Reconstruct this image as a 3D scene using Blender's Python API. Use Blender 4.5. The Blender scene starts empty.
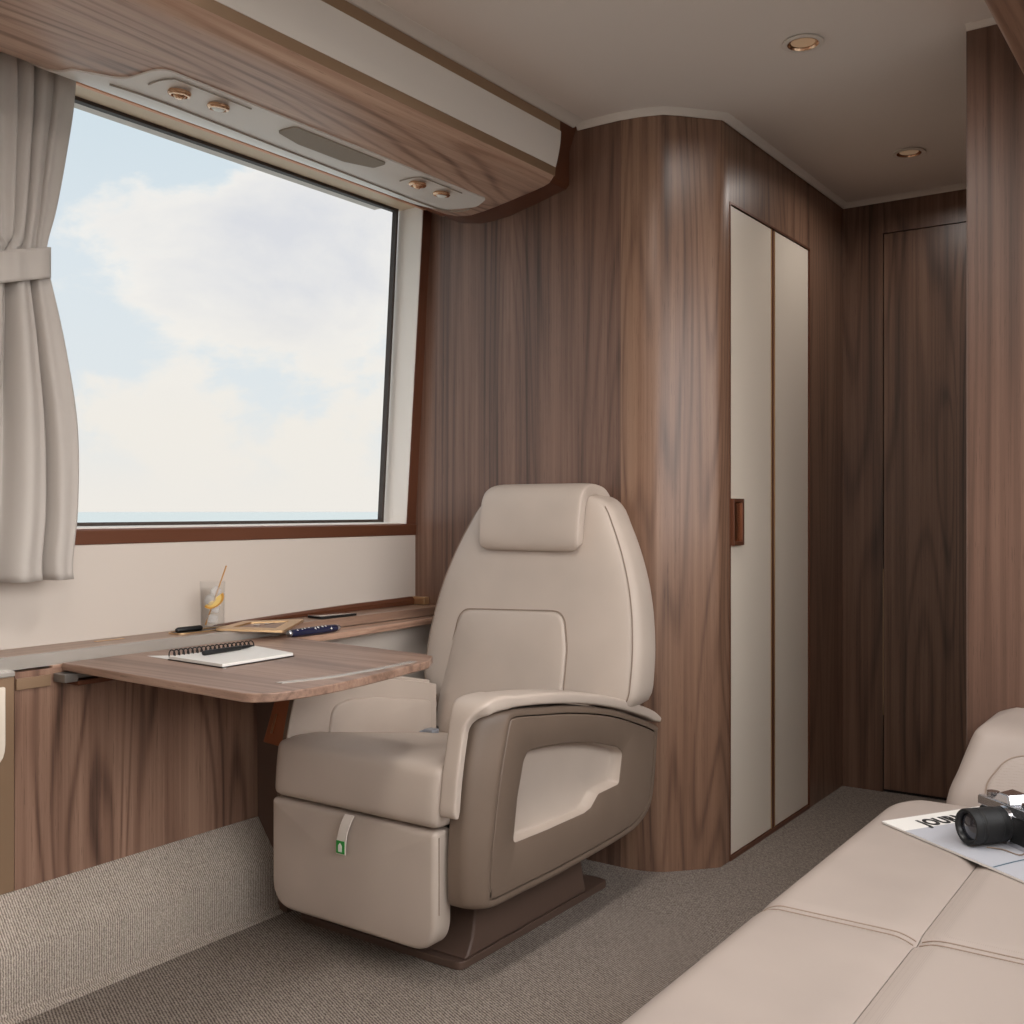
import bpy, bmesh, math, random
from mathutils import Vector, Matrix
random.seed(7)
SC = bpy.context.scene
COL = SC.collection
PI = math.pi

# ------------------------------------------------------------------ helpers
def lin(c):
    o = []
    for v in c[:3]:
        v = v / 255.0
        o.append(v / 12.92 if v <= 0.04045 else ((v + 0.055) / 1.055) ** 2.4)
    return (*o, 1.0)

class NT:
    """small node-tree writer"""
    def __init__(self, name):
        self.m = bpy.data.materials.new(name); self.m.use_nodes = True
        self.t = self.m.node_tree; self.b = self.t.nodes['Principled BSDF']
    def n(self, kind, **kw):
        nd = self.t.nodes.new(kind)
        for k, v in kw.items():
            if k.startswith('i_'):
                nd.inputs[k[2:].replace('_', ' ')].default_value = v
            else:
                setattr(nd, k, v)
        return nd
    def l(self, a, b):
        self.t.links.new(a, b)
    def math(self, op, a, b=None):
        nd = self.n('ShaderNodeMath', operation=op)
        for i, x in enumerate((a, b)):
            if x is None: continue
            if isinstance(x, (int, float)): nd.inputs[i].default_value = x
            else: self.l(x, nd.inputs[i])
        return nd.outputs[0]
    def coords(self, scale=(1, 1, 1), loc=(0, 0, 0), rot=(0, 0, 0)):
        tc = self.n('ShaderNodeTexCoord'); mp = self.n('ShaderNodeMapping')
        mp.inputs['Scale'].default_value = scale; mp.inputs['Location'].default_value = loc
        mp.inputs['Rotation'].default_value = rot
        self.l(tc.outputs['Object'], mp.inputs['Vector']); return mp.outputs[0]
    def noise(self, vec, scale, detail=2, rough=.5, dist=0.0):
        nd = self.n('ShaderNodeTexNoise')
        nd.inputs['Scale'].default_value = scale; nd.inputs['Detail'].default_value = detail
        nd.inputs['Roughness'].default_value = rough; nd.inputs['Distortion'].default_value = dist
        self.l(vec, nd.inputs['Vector']); return nd.outputs['Fac']
    def ramp(self, fac, stops):
        r = self.n('ShaderNodeValToRGB'); e = r.color_ramp.elements
        while len(e) < len(stops): e.new(.5)
        for el, (p, c) in zip(e, stops): el.position = p; el.color = c
        self.l(fac, r.inputs['Fac']); return r.outputs['Color']
    def bump(self, h, strength, dist=.001):
        b = self.n('ShaderNodeBump'); b.inputs['Strength'].default_value = strength
        b.inputs['Distance'].default_value = dist
        self.l(h, b.inputs['Height']); self.l(b.outputs[0], self.b.inputs['Normal'])
    def set(self, **kw):
        for k, v in kw.items(): self.b.inputs[k.replace('_', ' ')].default_value = v
        return self

def wood(name, axis, loc=(0, 0, 0), dark=(62, 44, 36), mid=(114, 85, 71), light=(148, 116, 98), rough=.34, ring=1.0, along=.05, rw=.12):
    t = NT(name)
    s = [1, 1, 1]; s['xyz'.index(axis)] = along
    p = t.coords(tuple(s), loc)
    big = t.noise(p, 4.0, 1.2, .4, .35)
    ringv = t.math('ADD', t.math('MULTIPLY', t.math('SINE', t.math('MULTIPLY', big, 120.0 * ring)), .5), .5)
    ringv = t.math('SUBTRACT', 1.0, t.math('POWER', ringv, 3.5))
    s2 = [1, 1, 1]; s2['xyz'.index(axis)] = .012
    p2 = t.coords(tuple(s2), loc)
    band = t.noise(p2, 13, 3, .6)
    fib = t.noise(p2, 150, 4, .65)
    lines = t.noise(p2, 48, 2, .5)
    s3 = [1, 1, 1]; s3['xyz'.index(axis)] = .03
    pore = t.noise(t.coords(tuple(s3), loc), 420, 2, .5)
    v = t.math('ADD', t.math('MULTIPLY', ringv, rw * .8), t.math('MULTIPLY', band, .55))
    v = t.math('ADD', v, t.math('MULTIPLY', t.math('SUBTRACT', lines, .5), .45))
    v = t.math('ADD', v, t.math('MULTIPLY', fib, .34))
    v = t.math('SUBTRACT', v, .01 + .22 * rw)
    c = t.ramp(v, [(.22, lin(dark)), (.5, lin(mid)), (.82, lin(light))])
    pr = t.math('GREATER_THAN', pore, .66)
    mix = t.n('ShaderNodeMixRGB', blend_type='MULTIPLY'); t.l(t.math('MULTIPLY', pr, .28), mix.inputs[0])
    t.l(c, mix.inputs[1]); mix.inputs[2].default_value = lin((90, 70, 60))
    t.l(mix.outputs[0], t.b.inputs['Base Color'])
    t.set(Roughness=rough)
    t.bump(fib, .06, .0006)
    return t.m

def plain(name, c, rough=.5, metal=0.0, bump=None, **kw):
    t = NT(name); t.set(Base_Color=lin(c), Roughness=rough, Metallic=metal, **kw)
    if bump:
        t.bump(t.noise(t.coords(), bump[0], 3, .6), bump[1], bump[2])
    return t.m

def leather(name, c, rough=.5):
    t = NT(name); p = t.coords()
    v = t.n('ShaderNodeTexVoronoi'); v.inputs['Scale'].default_value = 700; t.l(p, v.inputs['Vector'])
    big = t.noise(p, 5, 2)
    d = tuple(x * .95 for x in c)
    t.l(t.ramp(big, [(.3, lin(d)), (.7, lin(c))]), t.b.inputs['Base Color'])
    t.set(Roughness=rough); t.b.inputs['Specular IOR Level'].default_value = .4
    t.bump(v.outputs['Distance'], .12, .0004)
    return t.m

def carpet(name, c1, c2, angle=0.0, s=150):
    t = NT(name)
    p = t.coords((1, 1, 1), (0, 0, 0), (0, 0, angle))
    w = t.n('ShaderNodeTexWave', wave_type='BANDS', bands_direction='X'); w.inputs['Scale'].default_value = s / 3.2
    w.inputs['Distortion'].default_value = 2.5; w.inputs['Detail'].default_value = 2; w.inputs['Detail Scale'].default_value = 3
    t.l(p, w.inputs['Vector'])
    sp = t.noise(t.coords((1, .45, 1), (0, 0, 0), (0, 0, angle)), s * 1.7, 2, .6)
    h = t.math('ADD', t.math('MULTIPLY', w.outputs['Fac'], .45), t.math('MULTIPLY', sp, .9))
    t.l(t.ramp(h, [(.42, lin(c1)), (.95, lin(c2))]), t.b.inputs['Base Color'])
    t.set(Roughness=.95); t.b.inputs['Specular IOR Level'].default_value = .1
    t.bump(h, .7, .004)
    return t.m

M = {}
M['wood_v'] = wood('walnut_vertical', 'z', (3.1, .3, 0))
M['wood_pillar'] = wood('walnut_pillar', 'z', (1.3, 2.2, .5), rw=.18, along=.09, dark=(72, 52, 43), mid=(126, 95, 77), light=(158, 126, 104))
M['wood_end'] = wood('walnut_end', 'z', (7.7, 4.1, .2), rw=.18, along=.09, dark=(50, 35, 29), mid=(100, 74, 60), light=(134, 104, 86))
M['wood_low'] = wood('walnut_low', 'z', (2.45, .8, .9), rw=.30, along=.14, ring=.7, dark=(70, 50, 42), mid=(130, 99, 83), light=(166, 133, 113))
M['wood_x'] = wood('walnut_along', 'x', (.4, 5.2, 1.7), rw=.26, along=.11, dark=(116, 87, 72), mid=(180, 145, 124), light=(214, 184, 162))
M['wood_table'] = wood('walnut_table', 'y', (.8, 0, 0), dark=(98, 74, 61), mid=(146, 116, 99), light=(176, 148, 130), rough=.42)
M['cream_lacquer'] = plain('cream_lacquer', (234, 221, 205), .4)
M['cream_panel'] = plain('cream_panel', (228, 219, 210), .5)
M['cream_wall'] = plain('cream_wall', (202, 191, 181), .6)
M['plastic'] = plain('cream_plastic', (224, 217, 209), .42)
M['grille'] = plain('grille_taupe', (150, 138, 124), .7, bump=(900, .3, .001))
M['leather'] = leather('cream_leather', (190, 175, 163))
M['sofa_leather'] = leather('sofa_leather', (171, 157, 148))
M['taupe'] = leather('taupe_leather', (118, 101, 88), .48)
M['base_brown'] = plain('base_brown', (92, 72, 62), .5)
M['seam'] = plain('seam_thread', (140, 122, 108), .8)
M['seam_sofa'] = plain('seam_sofa', (150, 131, 117), .8)
M['dark_gap'] = plain('dark_gap', (28, 22, 19), .8)
M['bronze'] = plain('bronze', (160, 132, 106), .36, .45)
M['bronze_dark'] = plain('bronze_dark', (108, 66, 46), .36, .35)
M['head_tan'] = plain('tan_reveal', (208, 184, 156), .5)
M['copper'] = plain('copper', (214, 174, 142), .25, 1.0)
M['copper_dark'] = plain('copper_dark', (176, 112, 80), .3, .5)
M['copper_satin'] = plain('satin_copper', (206, 146, 110), .4, .4)
M['gold'] = plain('pale_gold', (214, 180, 138), .3, .85)
M['silver'] = plain('brushed_trim', (196, 190, 182), .25, .5)
M['silver_dark'] = plain('dull_steel', (128, 124, 120), .35, .6)
M['chrome'] = plain('chrome', (205, 205, 208), .15, 1.0)
M['gasket'] = plain('window_gasket', (58, 48, 42), .6)
M['ceiling'] = plain('ceiling_fabric', (222, 212, 203), .9, bump=(600, .15, .001))
M['cove'] = plain('cove_trim', (212, 202, 192), .8)
M['curtain'] = plain('curtain_fabric', (184, 176, 169), .85, bump=(700, .2, .001))
M['black'] = plain('black_plastic', (16, 16, 17), .4)
M['black_leatherette'] = plain('black_leatherette', (14, 14, 15), .6, bump=(500, .5, .001))
M['black_metal'] = plain('black_metal', (26, 26, 28), .3, .3)
M['paper'] = plain('paper', (226, 222, 216), .7)
M['paper_blue'] = plain('cover_photo', (178, 178, 184), .6)
M['navy'] = plain('navy_lacquer', (28, 32, 62), .25)
M['white'] = plain('white_print', (235, 235, 230), .6)
M['green'] = plain('green_print', (40, 150, 60), .5)
M['ink'] = plain('black_ink', (20, 20, 22), .6)
M['teal_ink'] = plain('teal_ink', (50, 82, 100), .6)
M['lemon'] = plain('lemon_rind', (208, 150, 56), .45)
M['lemon_flesh'] = plain('lemon_flesh', (238, 206, 128), .4)
M['straw'] = plain('straw_tan', (190, 140, 80), .6)
M['carpet'] = carpet('carpet_floor', (92, 82, 75), (170, 158, 148), math.radians(24), 150)
M['carpet_side'] = carpet('carpet_side', (132, 120, 110), (212, 199, 187), 0, 170)
M['lamp_lens'] = plain('lamp_lens', (200, 160, 120), .4)
_b = M['lamp_lens'].node_tree.nodes['Principled BSDF']; _b.inputs['Emission Color'].default_value = (1, .72, .48, 1); _b.inputs['Emission Strength'].default_value = .10
M['buckle'] = plain('buckle_metal', (160, 166, 176), .35, .5)
M['lens_ring'] = plain('lens_ring', (30, 30, 32), .35)

def perforated():
    t = NT('perforated_leather'); p = t.coords()
    v = t.n('ShaderNodeTexVoronoi'); v.inputs['Scale'].default_value = 330; v.inputs['Randomness'].default_value = 0.0
    t.l(p, v.inputs['Vector'])
    t.l(t.ramp(v.outputs['Distance'], [(.12, lin((146, 133, 124))), (.3, lin((171, 157, 148)))]), t.b.inputs['Base Color'])
    t.set(Roughness=.55); t.bump(v.outputs['Distance'], .15, .0008)
    return t.m
M['perforated'] = perforated()

def glass_mat(name, tint=(1, 1, 1), rough=0.0, refl=.5):
    m = bpy.data.materials.new(name); m.use_nodes = True; t = m.node_tree; t.nodes.clear()
    o = t.nodes.new('ShaderNodeOutputMaterial'); mx = t.nodes.new('ShaderNodeMixShader')
    tr = t.nodes.new('ShaderNodeBsdfTransparent'); gl = t.nodes.new('ShaderNodeBsdfGlossy'); fr = t.nodes.new('ShaderNodeLayerWeight')
    ml = t.nodes.new('ShaderNodeMath'); ml.operation = 'MULTIPLY'; ml.inputs[1].default_value = refl
    tr.inputs[0].default_value = (*tint, 1); gl.inputs['Roughness'].default_value = rough; fr.inputs['Blend'].default_value = .25
    pw = t.nodes.new('ShaderNodeMath'); pw.operation = 'POWER'; pw.inputs[1].default_value = 2.5; t.links.new(fr.outputs['Facing'], pw.inputs[0]); t.links.new(pw.outputs[0], ml.inputs[0]); t.links.new(ml.outputs[0], mx.inputs[0])
    t.links.new(tr.outputs[0], mx.inputs[1]); t.links.new(gl.outputs[0], mx.inputs[2]); t.links.new(mx.outputs[0], o.inputs[0])
    return m
M['pane'] = glass_mat('window_glass', (.98, .985, .985), 0.0, .06)
M['tumbler'] = glass_mat('tumbler_glass', (.985, .985, .985), 0.02, .6)
M['ice'] = glass_mat('ice', (.985, .985, .985), 0.12, .9)
_t = M['ice'].node_tree; _d = _t.nodes.new('ShaderNodeBsdfDiffuse'); _d.inputs[0].default_value = (.95, .95, .95, 1); _m = _t.nodes.new('ShaderNodeMixShader'); _m.inputs[0].default_value = .22
_o = [n for n in _t.nodes if n.type == 'OUTPUT_MATERIAL'][0]; _src = _o.inputs[0].links[0].from_socket
_t.links.new(_src, _m.inputs[1]); _t.links.new(_d.outputs[0], _m.inputs[2]); _t.links.new(_m.outputs[0], _o.inputs[0])
M['water'] = glass_mat('water', (.995, .995, .99), 0.0, .25)
M['lens_glass'] = plain('lens_glass', (40, 42, 50), .05, 0.0)
M['lens_glass'].node_tree.nodes['Principled BSDF'].inputs['Coat Weight'].default_value = 1.0

def tag(o, label=None, cat=None, group=None, kind=None):
    if label: o['label'] = label
    if cat: o['category'] = cat
    if group: o['group'] = group
    if kind: o['kind'] = kind
    return o

def thing(name, label, cat, loc, group=None):
    o = bpy.data.objects.new(name, None); COL.objects.link(o); o.location = loc; o.empty_display_size = .05
    return tag(o, label, cat, group)

def obj(name, bm, mat, parent=None, sharp=35, bevel=0.0, bseg=3, sub=0, label=None):
    """link bm as one mesh object (vertices given in world coordinates), origin at the base of its box"""
    bmesh.ops.recalc_face_normals(bm, faces=bm.faces)
    lo = Vector((min(v.co[i] for v in bm.verts) for i in range(3))); hi = Vector((max(v.co[i] for v in bm.verts) for i in range(3)))
    org = Vector(((lo.x + hi.x) / 2, (lo.y + hi.y) / 2, lo.z))
    for v in bm.verts: v.co -= org
    me = bpy.data.meshes.new(name); bm.to_mesh(me); bm.free()
    o = bpy.data.objects.new(name, me); COL.objects.link(o)
    me.materials.append(M[mat] if isinstance(mat, str) else mat)
    for p in me.polygons: p.use_smooth = True
    if bevel:
        b = o.modifiers.new('bevel', 'BEVEL'); b.width = bevel; b.segments = bseg; b.limit_method = 'ANGLE'
        b.angle_limit = math.radians(sharp); b.harden_normals = True
    else:
        me.set_sharp_from_angle(angle=math.radians(sharp))
    if sub:
        s = o.modifiers.new('sub', 'SUBSURF'); s.levels = sub; s.render_levels = sub
    o.location = org
    if parent:
        o.parent = parent
        pl = Vector(); p = parent
        while p: pl += p.location; p = p.parent
        o.location = org - pl
    if label: o['label'] = label
    return o

def struct(name, bm, mat, **kw):
    return tag(obj(name, bm, mat, **kw), kind='structure')

def add_box(bm, a, b):
    vs = [bm.verts.new((x, y, z)) for x in (a[0], b[0]) for y in (a[1], b[1]) for z in (a[2], b[2])]
    for f in ((0, 1, 3, 2), (4, 6, 7, 5), (0, 4, 5, 1), (2, 3, 7, 6), (0, 2, 6, 4), (1, 5, 7, 3)):
        bm.faces.new([vs[i] for i in f])
    return bm
def box(a, b): return add_box(bmesh.new(), a, b)

def add_prism(bm, pts, to3, d0, d1, cap0=True, cap1=True):
    """2-D outline extruded; to3(u, v, d) maps into space"""
    A = [bm.verts.new(to3(u, v, d0)) for u, v in pts]; B = [bm.verts.new(to3(u, v, d1)) for u, v in pts]
    n = len(pts)
    for i in range(n): bm.faces.new((A[i], A[(i + 1) % n], B[(i + 1) % n], B[i]))
    if cap0: bm.faces.new(A[::-1])
    if cap1: bm.faces.new(B)
    return bm
XY = lambda u, v, d: (u, v, d)
XZ = lambda u, v, d: (u, d, v)
YZ = lambda u, v, d: (d, u, v)
def prism(pts, to3, d0, d1, **kw): return add_prism(bmesh.new(), pts, to3, d0, d1, **kw)

def fillet(pts, r, seg=5):
    """round the corners of a 2-D polygon; r a number or one per corner"""
    out = []; n = len(pts)
    for i in range(n):
        p0, p, p1 = Vector(pts[i - 1]), Vector(pts[i]), Vector(pts[(i + 1) % n])
        rr = r[i] if isinstance(r, (list, tuple)) else r
        if rr <= 0: out.append(tuple(p)); continue
        a = (p0 - p); b = (p1 - p); la, lb = a.length, b.length; a.normalize(); b.normalize()
        ang = a.angle(b); d = min(rr / math.tan(ang / 2), la * .49, lb * .49)
        q0, q1 = p + a * d, p + b * d
        for k in range(seg + 1):
            t = k / seg; out.append(tuple(q0 * (1 - t) ** 2 + p * 2 * t * (1 - t) + q1 * t * t))
    return out

def loft(rings, closed=True, caps=True, bm=None):
    bm = bm or bmesh.new()
    R = [[bm.verts.new(p) for p in r] for r in rings]
    n = len(R[0])
    for a, b in zip(R, R[1:]):
        for i in range(n if closed else n - 1):
            j = (i + 1) % n
            bm.faces.new((a[i], a[j], b[j], b[i]))
    if caps and closed:
        bm.faces.new(R[0][::-1]); bm.faces.new(R[-1])
    return bm

def sell(n, e, a, b):
    """super-ellipse points"""
    out = []
    for i in range(n):
        t = 2 * PI * i / n; c, s = math.cos(t), math.sin(t)
        out.append((a * math.copysign(abs(c) ** (2 / e), c), b * math.copysign(abs(s) ** (2 / e), s)))
    return out

def catmull(pts, n=6, closed=False):
    P = [Vector(p) for p in pts]; out = []; m = len(P)
    rng = range(m if closed else m - 1)
    for i in rng:
        if closed: p0, p1, p2, p3 = P[i - 1], P[i], P[(i + 1) % m], P[(i + 2) % m]
        else: p0, p1, p2, p3 = P[max(i - 1, 0)], P[i], P[i + 1], P[min(i + 2, m - 1)]
        for k in range(n):
            t = k / n
            out.append(.5 * ((2 * p1) + (p2 - p0) * t + (2 * p0 - 5 * p1 + 4 * p2 - p3) * t * t + (3 * p1 - p0 - 3 * p2 + p3) * t ** 3))
    if not closed: out.append(P[-1])
    return out

def add_tube(bm, pts, r, seg=8, closed=False, caps=True):
    P = [Vector(p) for p in pts]; n = len(P); rings = []
    up = Vector((0, 0, 1)); prev = None
    for i in range(n):
        if closed: d = P[(i + 1) % n] - P[i - 1]
        else: d = P[min(i + 1, n - 1)] - P[max(i - 1, 0)]
        if d.length < 1e-9: d = Vector((1, 0, 0))
        d.normalize()
        if prev is None:
            a = d.cross(up)
            if a.length < .1: a = d.cross(Vector((1, 0, 0)))
        else:
            a = prev - d * prev.dot(d)
            if a.length < 1e-6: a = d.cross(up)
        a.normalize(); prev = a; b = d.cross(a)
        rr = r[i] if isinstance(r, (list, tuple)) else r
        rings.append([P[i] + a * rr * math.cos(2 * PI * k / seg) + b * rr * math.sin(2 * PI * k / seg) for k in range(seg)])
    if closed: rings.append(rings[0])
    loft(rings, True, caps and not closed, bm)
    if closed: bmesh.ops.remove_doubles(bm, verts=bm.verts, dist=1e-6)
    return bm
def tube(pts, r, **kw): return add_tube(bmesh.new(), pts, r, **kw)

def lathe(prof, c, axis=(0, 0, 1), seg=32, bm=None, caps=True):
    """prof: (radius, distance along axis) pairs about point c"""
    bm = bm or bmesh.new(); ax = Vector(axis).normalized(); a = ax.orthogonal().normalized(); b = ax.cross(a); c = Vector(c)
    rings = [[c + ax * h + (a * math.cos(2 * PI * k / seg) + b * math.sin(2 * PI * k / seg)) * max(r, 1e-5) for k in range(seg)] for r, h in prof]
    return loft(rings, True, caps, bm)

def interp(tab, x):
    if x <= tab[0][0]: return tab[0][1]
    for (a, b), (c, d) in zip(tab, tab[1:]):
        if x <= c: return b + (d - b) * (x - a) / (c - a)
    return tab[-1][1]
def sinterp(tab, x):
    """smooth (monotone-ish cubic) interpolation"""
    n = len(tab)
    if x <= tab[0][0]: return tab[0][1]
    if x >= tab[-1][0]: return tab[-1][1]
    for i in range(n - 1):
        if x <= tab[i + 1][0]:
            x0, y0 = tab[i]; x1, y1 = tab[i + 1]; h = x1 - x0; t = (x - x0) / h
            def sl(k):
                a = max(k - 1, 0); b = min(k + 1, n - 1)
                return (tab[b][1] - tab[a][1]) / (tab[b][0] - tab[a][0])
            m0, m1 = sl(i) * h, sl(i + 1) * h
            return (2 * t ** 3 - 3 * t * t + 1) * y0 + (t ** 3 - 2 * t * t + t) * m0 + (-2 * t ** 3 + 3 * t * t) * y1 + (t ** 3 - t * t) * m1

def cushion(lo, hi, r, bulge=(0, 0, 0), n=14, bm=None):
    """rounded box with crowned faces"""
    bm = bm or bmesh.new()
    c = [(a + b) / 2 for a, b in zip(lo, hi)]; h = [(b - a) / 2 for a, b in zip(lo, hi)]
    new = bmesh.ops.create_cube(bm, size=2)['verts']
    es = list({e for v in new for e in v.link_edges})
    bmesh.ops.subdivide_edges(bm, edges=es, cuts=n, use_grid_fill=True)
    for v in bm.verts:
        if v.tag: continue
        v.tag = True
        p = Vector(v.co)
        # concentrate samples near the edges
        p = Vector([math.copysign(1 - (1 - abs(x)) ** 1.6, x) for x in p])
        q = Vector([x * hh for x, hh in zip(p, h)])
        inner = Vector([max(-hh + r, min(hh - r, x)) for x, hh in zip(q, h)])
        d = q - inner
        if d.length > 1e-9: q = inner + d.normalized() * r
        f = [1 - abs(p[i]) ** 2.2 for i in range(3)]
        q.x += math.copysign(bulge[0], p.x) * f[1] * f[2] * abs(p.x) ** 3
        q.y += math.copysign(bulge[1], p.y) * f[0] * f[2] * abs(p.y) ** 3
        q.z += math.copysign(bulge[2], p.z) * f[0] * f[1] * abs(p.z) ** 3
        v.co = q + Vector(c)
    return bm

# ------------------------------------------------------------------ camera
CAM_H, F, V0 = 1.1, 1060.0, 510.0
yaw = math.atan(743 / F)
cd = bpy.data.cameras.new('camera'); cam = bpy.data.objects.new('camera', cd); COL.objects.link(cam)
cd.sensor_width = 36; cd.lens = 36 * F / 1024; cd.clip_start = .02; cd.clip_end = 6000
cd.shift_y = (V0 - 512) / 1024
cam.location = (0, 0, CAM_H); cam.rotation_euler = (PI / 2, 0, yaw - PI / 2)
SC.camera = cam

# ------------------------------------------------------------------ setting
CEIL = 2.317; XB = 2.867; XE = 4.22; YC = 1.347
struct('floor', box((-1.2, -.3, -.05), (4.4, 2.6, 0)), 'carpet')
struct('ceiling', box((-1.2, -.3, CEIL), (4.4, 2.6, CEIL + .05)), 'ceiling')
# bulkhead behind the armchair
struct('wall_front', box((XB, 1.6, 0), (XB + .04, 2.50, CEIL)), 'wood_v')
# end wall around the hidden door
bm = box((XE, 1.19, 0), (XE + .05, 1.42, CEIL)); add_box(bm, (XE, .25, 2.18), (XE + .05, 1.19, CEIL))
struct('wall_end', bm, 'wood_end')
struct('trim_1', box((XE + .012, .25, 0), (XE + .05, 1.19, 2.18)), 'dark_gap')
d = thing('door_1', None, None, (XE, .8, 0)); d['kind'] = 'structure'
obj('door_leaf', box((XE, .25, .012), (XE + .012, 1.1855, 2.1765)), 'wood_end', d, bevel=.001, bseg=1)
obj('door_lock_strip', box((XE - .0015, 1.1865, .30), (XE + .01, 1.1895, .87)), 'bronze', d)
# partition on the right
struct('wall_partition', box((2.839, -.3, 0), (2.90, .592, CEIL)), wood('walnut_partition', 'z', (9.2, 3.3, .1), dark=(62, 44, 36), mid=(102, 75, 62), light=(128, 99, 84)))
struct('trim_2', box((2.8385, .592, 0), (2.90, .5945, CEIL)), 'base_brown')

# right side: wall of the corridor behind the partition, and the cabin wall with its window opening
struct('wall_right', box((2.90, .40, 0), (XE, .46, CEIL)), 'wood_end')
bm = box((-.6, -.32, 0), (2.839, -.28, 1.05)); add_box(bm, (-.6, -.32, 2.06), (2.839, -.28, CEIL)); add_box(bm, (2.72, -.32, 1.05), (2.839, -.28, 2.06))
struct('wall_right_window_side', bm, 'cream_wall')
struct('wall_rear', box((-.66, -.32, 0), (-.61, 2.62, CEIL)), 'cream_wall')
# left wall: below the window
ZS, ZH = 1.052, 2.150                        # sill and head of the opening
def wall_y(z): return 2.42 - (z - 1.03) * .0655 if z > 1.03 else 2.425
struct('wall_left', prism([(2.425, .60), (2.425, 1.012), (2.62, 1.012), (2.62, .60)], YZ, -.6, XB), 'cream_wall', bevel=.002)
# lower side wall: walnut facing
struct('wall_left_low', box((1.305, 2.275, 0), (2.012, 2.62, .735)), 'wood_low')
struct('wall_left_low.001', box((2.012, 2.30, 0), (XB, 2.62, .735)), 'cream_wall')
# carpeted kick with a sloping top
kick = [(2.60, 0), (2.186, 0), (2.184, .018), (2.190, .022), (2.190, .140), (2.200, .158), (2.268, .243), (2.274, .247), (2.60, .247)]
struct('baseboard_left', prism(kick, YZ, -.6, 2.008), 'carpet_side')
struct('trim_3', prism([(2.190, 0), (2.172, 0), (2.172, .006), (2.19, .012)], YZ, -.6, 2.02), 'carpet_side')

# window ------------------------------------------------------------------
XW0, XW1 = .45, 2.82
YI0, YI1 = 2.425, 2.347                      # inner face at sill and head
w = thing('window_1', None, None, ((XW0 + XW1) / 2, 2.45, ZS)); w['kind'] = 'structure'
def wf(name, pts, x0, x1, mat, **kw): return obj(name, prism(pts, YZ, x0, x1), mat, w, **kw)
wf('sill_rail', [(YI0 - .004, 1.012), (YI0 - .006, 1.047), (YI0, ZS), (2.54, ZS + .002), (2.54, 1.012)], XW0 - .05, XB, 'bronze_dark', bevel=.002)
wf('sill_ledge', [(YI0 + .008, ZS), (YI0 + .008, ZS + .003), (2.53, ZS + .006), (2.53, ZS)], XW0, XW1, 'cream_panel')
bm = bmesh.new()
A = [(XW1, YI0, ZS), (XW1, YI1, ZH), (XB, YI1 + .003, ZH + .02), (XB, YI0 + .003, 1.012)]
for dy in (0, .085): A2 = [bm.verts.new((x, y + dy, z)) for x, y, z in A]; bm.faces.new(A2)
bm.verts.ensure_lookup_table()
for i in range(4): bm.faces.new([bm.verts[k] for k in (i, (i + 1) % 4, (i + 1) % 4 + 4, i + 4)])
obj('side_casing', bm, 'bronze_dark', w)
# jamb (cream) in the reveal
bm = bmesh.new()
for x in (XW1 - .004, XW1 + .001):
    bm.faces.new([bm.verts.new((x, y, z)) for y, z in ((YI0 + .002, ZS), (YI1 + .002, ZH), (YI1 + .11, ZH), (YI0 + .11, ZS))])
bm.verts.ensure_lookup_table()
for i in range(4): bm.faces.new([bm.verts[k] for k in (i, (i + 1) % 4, (i + 1) % 4 + 4, i + 4)])
obj('jamb_lining', bm, 'cream_panel', w)
wf('head_reveal', [(YI1, ZH), (2.46, ZH - .003), (2.46, ZH + .05), (YI1, ZH + .05)], XW0, XB, 'head_tan')
wf('head_rail', [(YI1 - .012, ZH - .016), (YI1 + .003, ZH - .016), (YI1 + .003, ZH + .012), (YI1 - .012, ZH + .012)], XW0, XB - .04, 'copper_satin', bevel=.003)
# gasket frame following the pane
def pane_y(z): return 2.52 - (z - ZS) * .065
def gasket(x0, x1, z0, z1):
    bm = bmesh.new(); P = []
    for dy in (-.006, .014):
        for x, z in ((x0, z0), (x1, z0), (x1, z1), (x0, z1)): P.append(bm.verts.new((x, pane_y(z) + dy, z)))
    for f in ((0, 1, 2, 3), (7, 6, 5, 4), (0, 4, 5, 1), (1, 5, 6, 2), (2, 6, 7, 3), (3, 7, 4, 0)): bm.faces.new([P[i] for i in f])
    return bm
obj('gasket', gasket(XW1 - .032, XW1 - .022, ZS, ZH), 'gasket', w)
obj('gasket', gasket(XW0, XW1 - .022, ZH - .012, ZH + .003), 'gasket', w)
obj('gasket', gasket(XW0, XW1 - .022, ZS + .003, ZS + .015), 'gasket', w)
bm = bmesh.new()
bm.faces.new([bm.verts.new((x, pane_y(z) + .006, z)) for x, z in ((XW0, ZS), (XW1 - .02, ZS), (XW1 - .02, ZH), (XW0, ZH))])
r = bmesh.ops.extrude_face_region(bm, geom=bm.faces[:])
for v in r['geom']:
    if isinstance(v, bmesh.types.BMVert): v.co.y += .006
obj('glass_pane', bm, 'pane', w)
# wall behind/around the window, out of view: upper part above head and the ends
struct('wall_left_top', box((-.6, 2.40, ZH + .04), (XB, 2.62, CEIL)), 'cream_wall')
struct('wall_left_rear', box((-.6, 2.40, 1.0), (XW0 - .05, 2.62, ZH + .04)), 'cream_wall')

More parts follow.
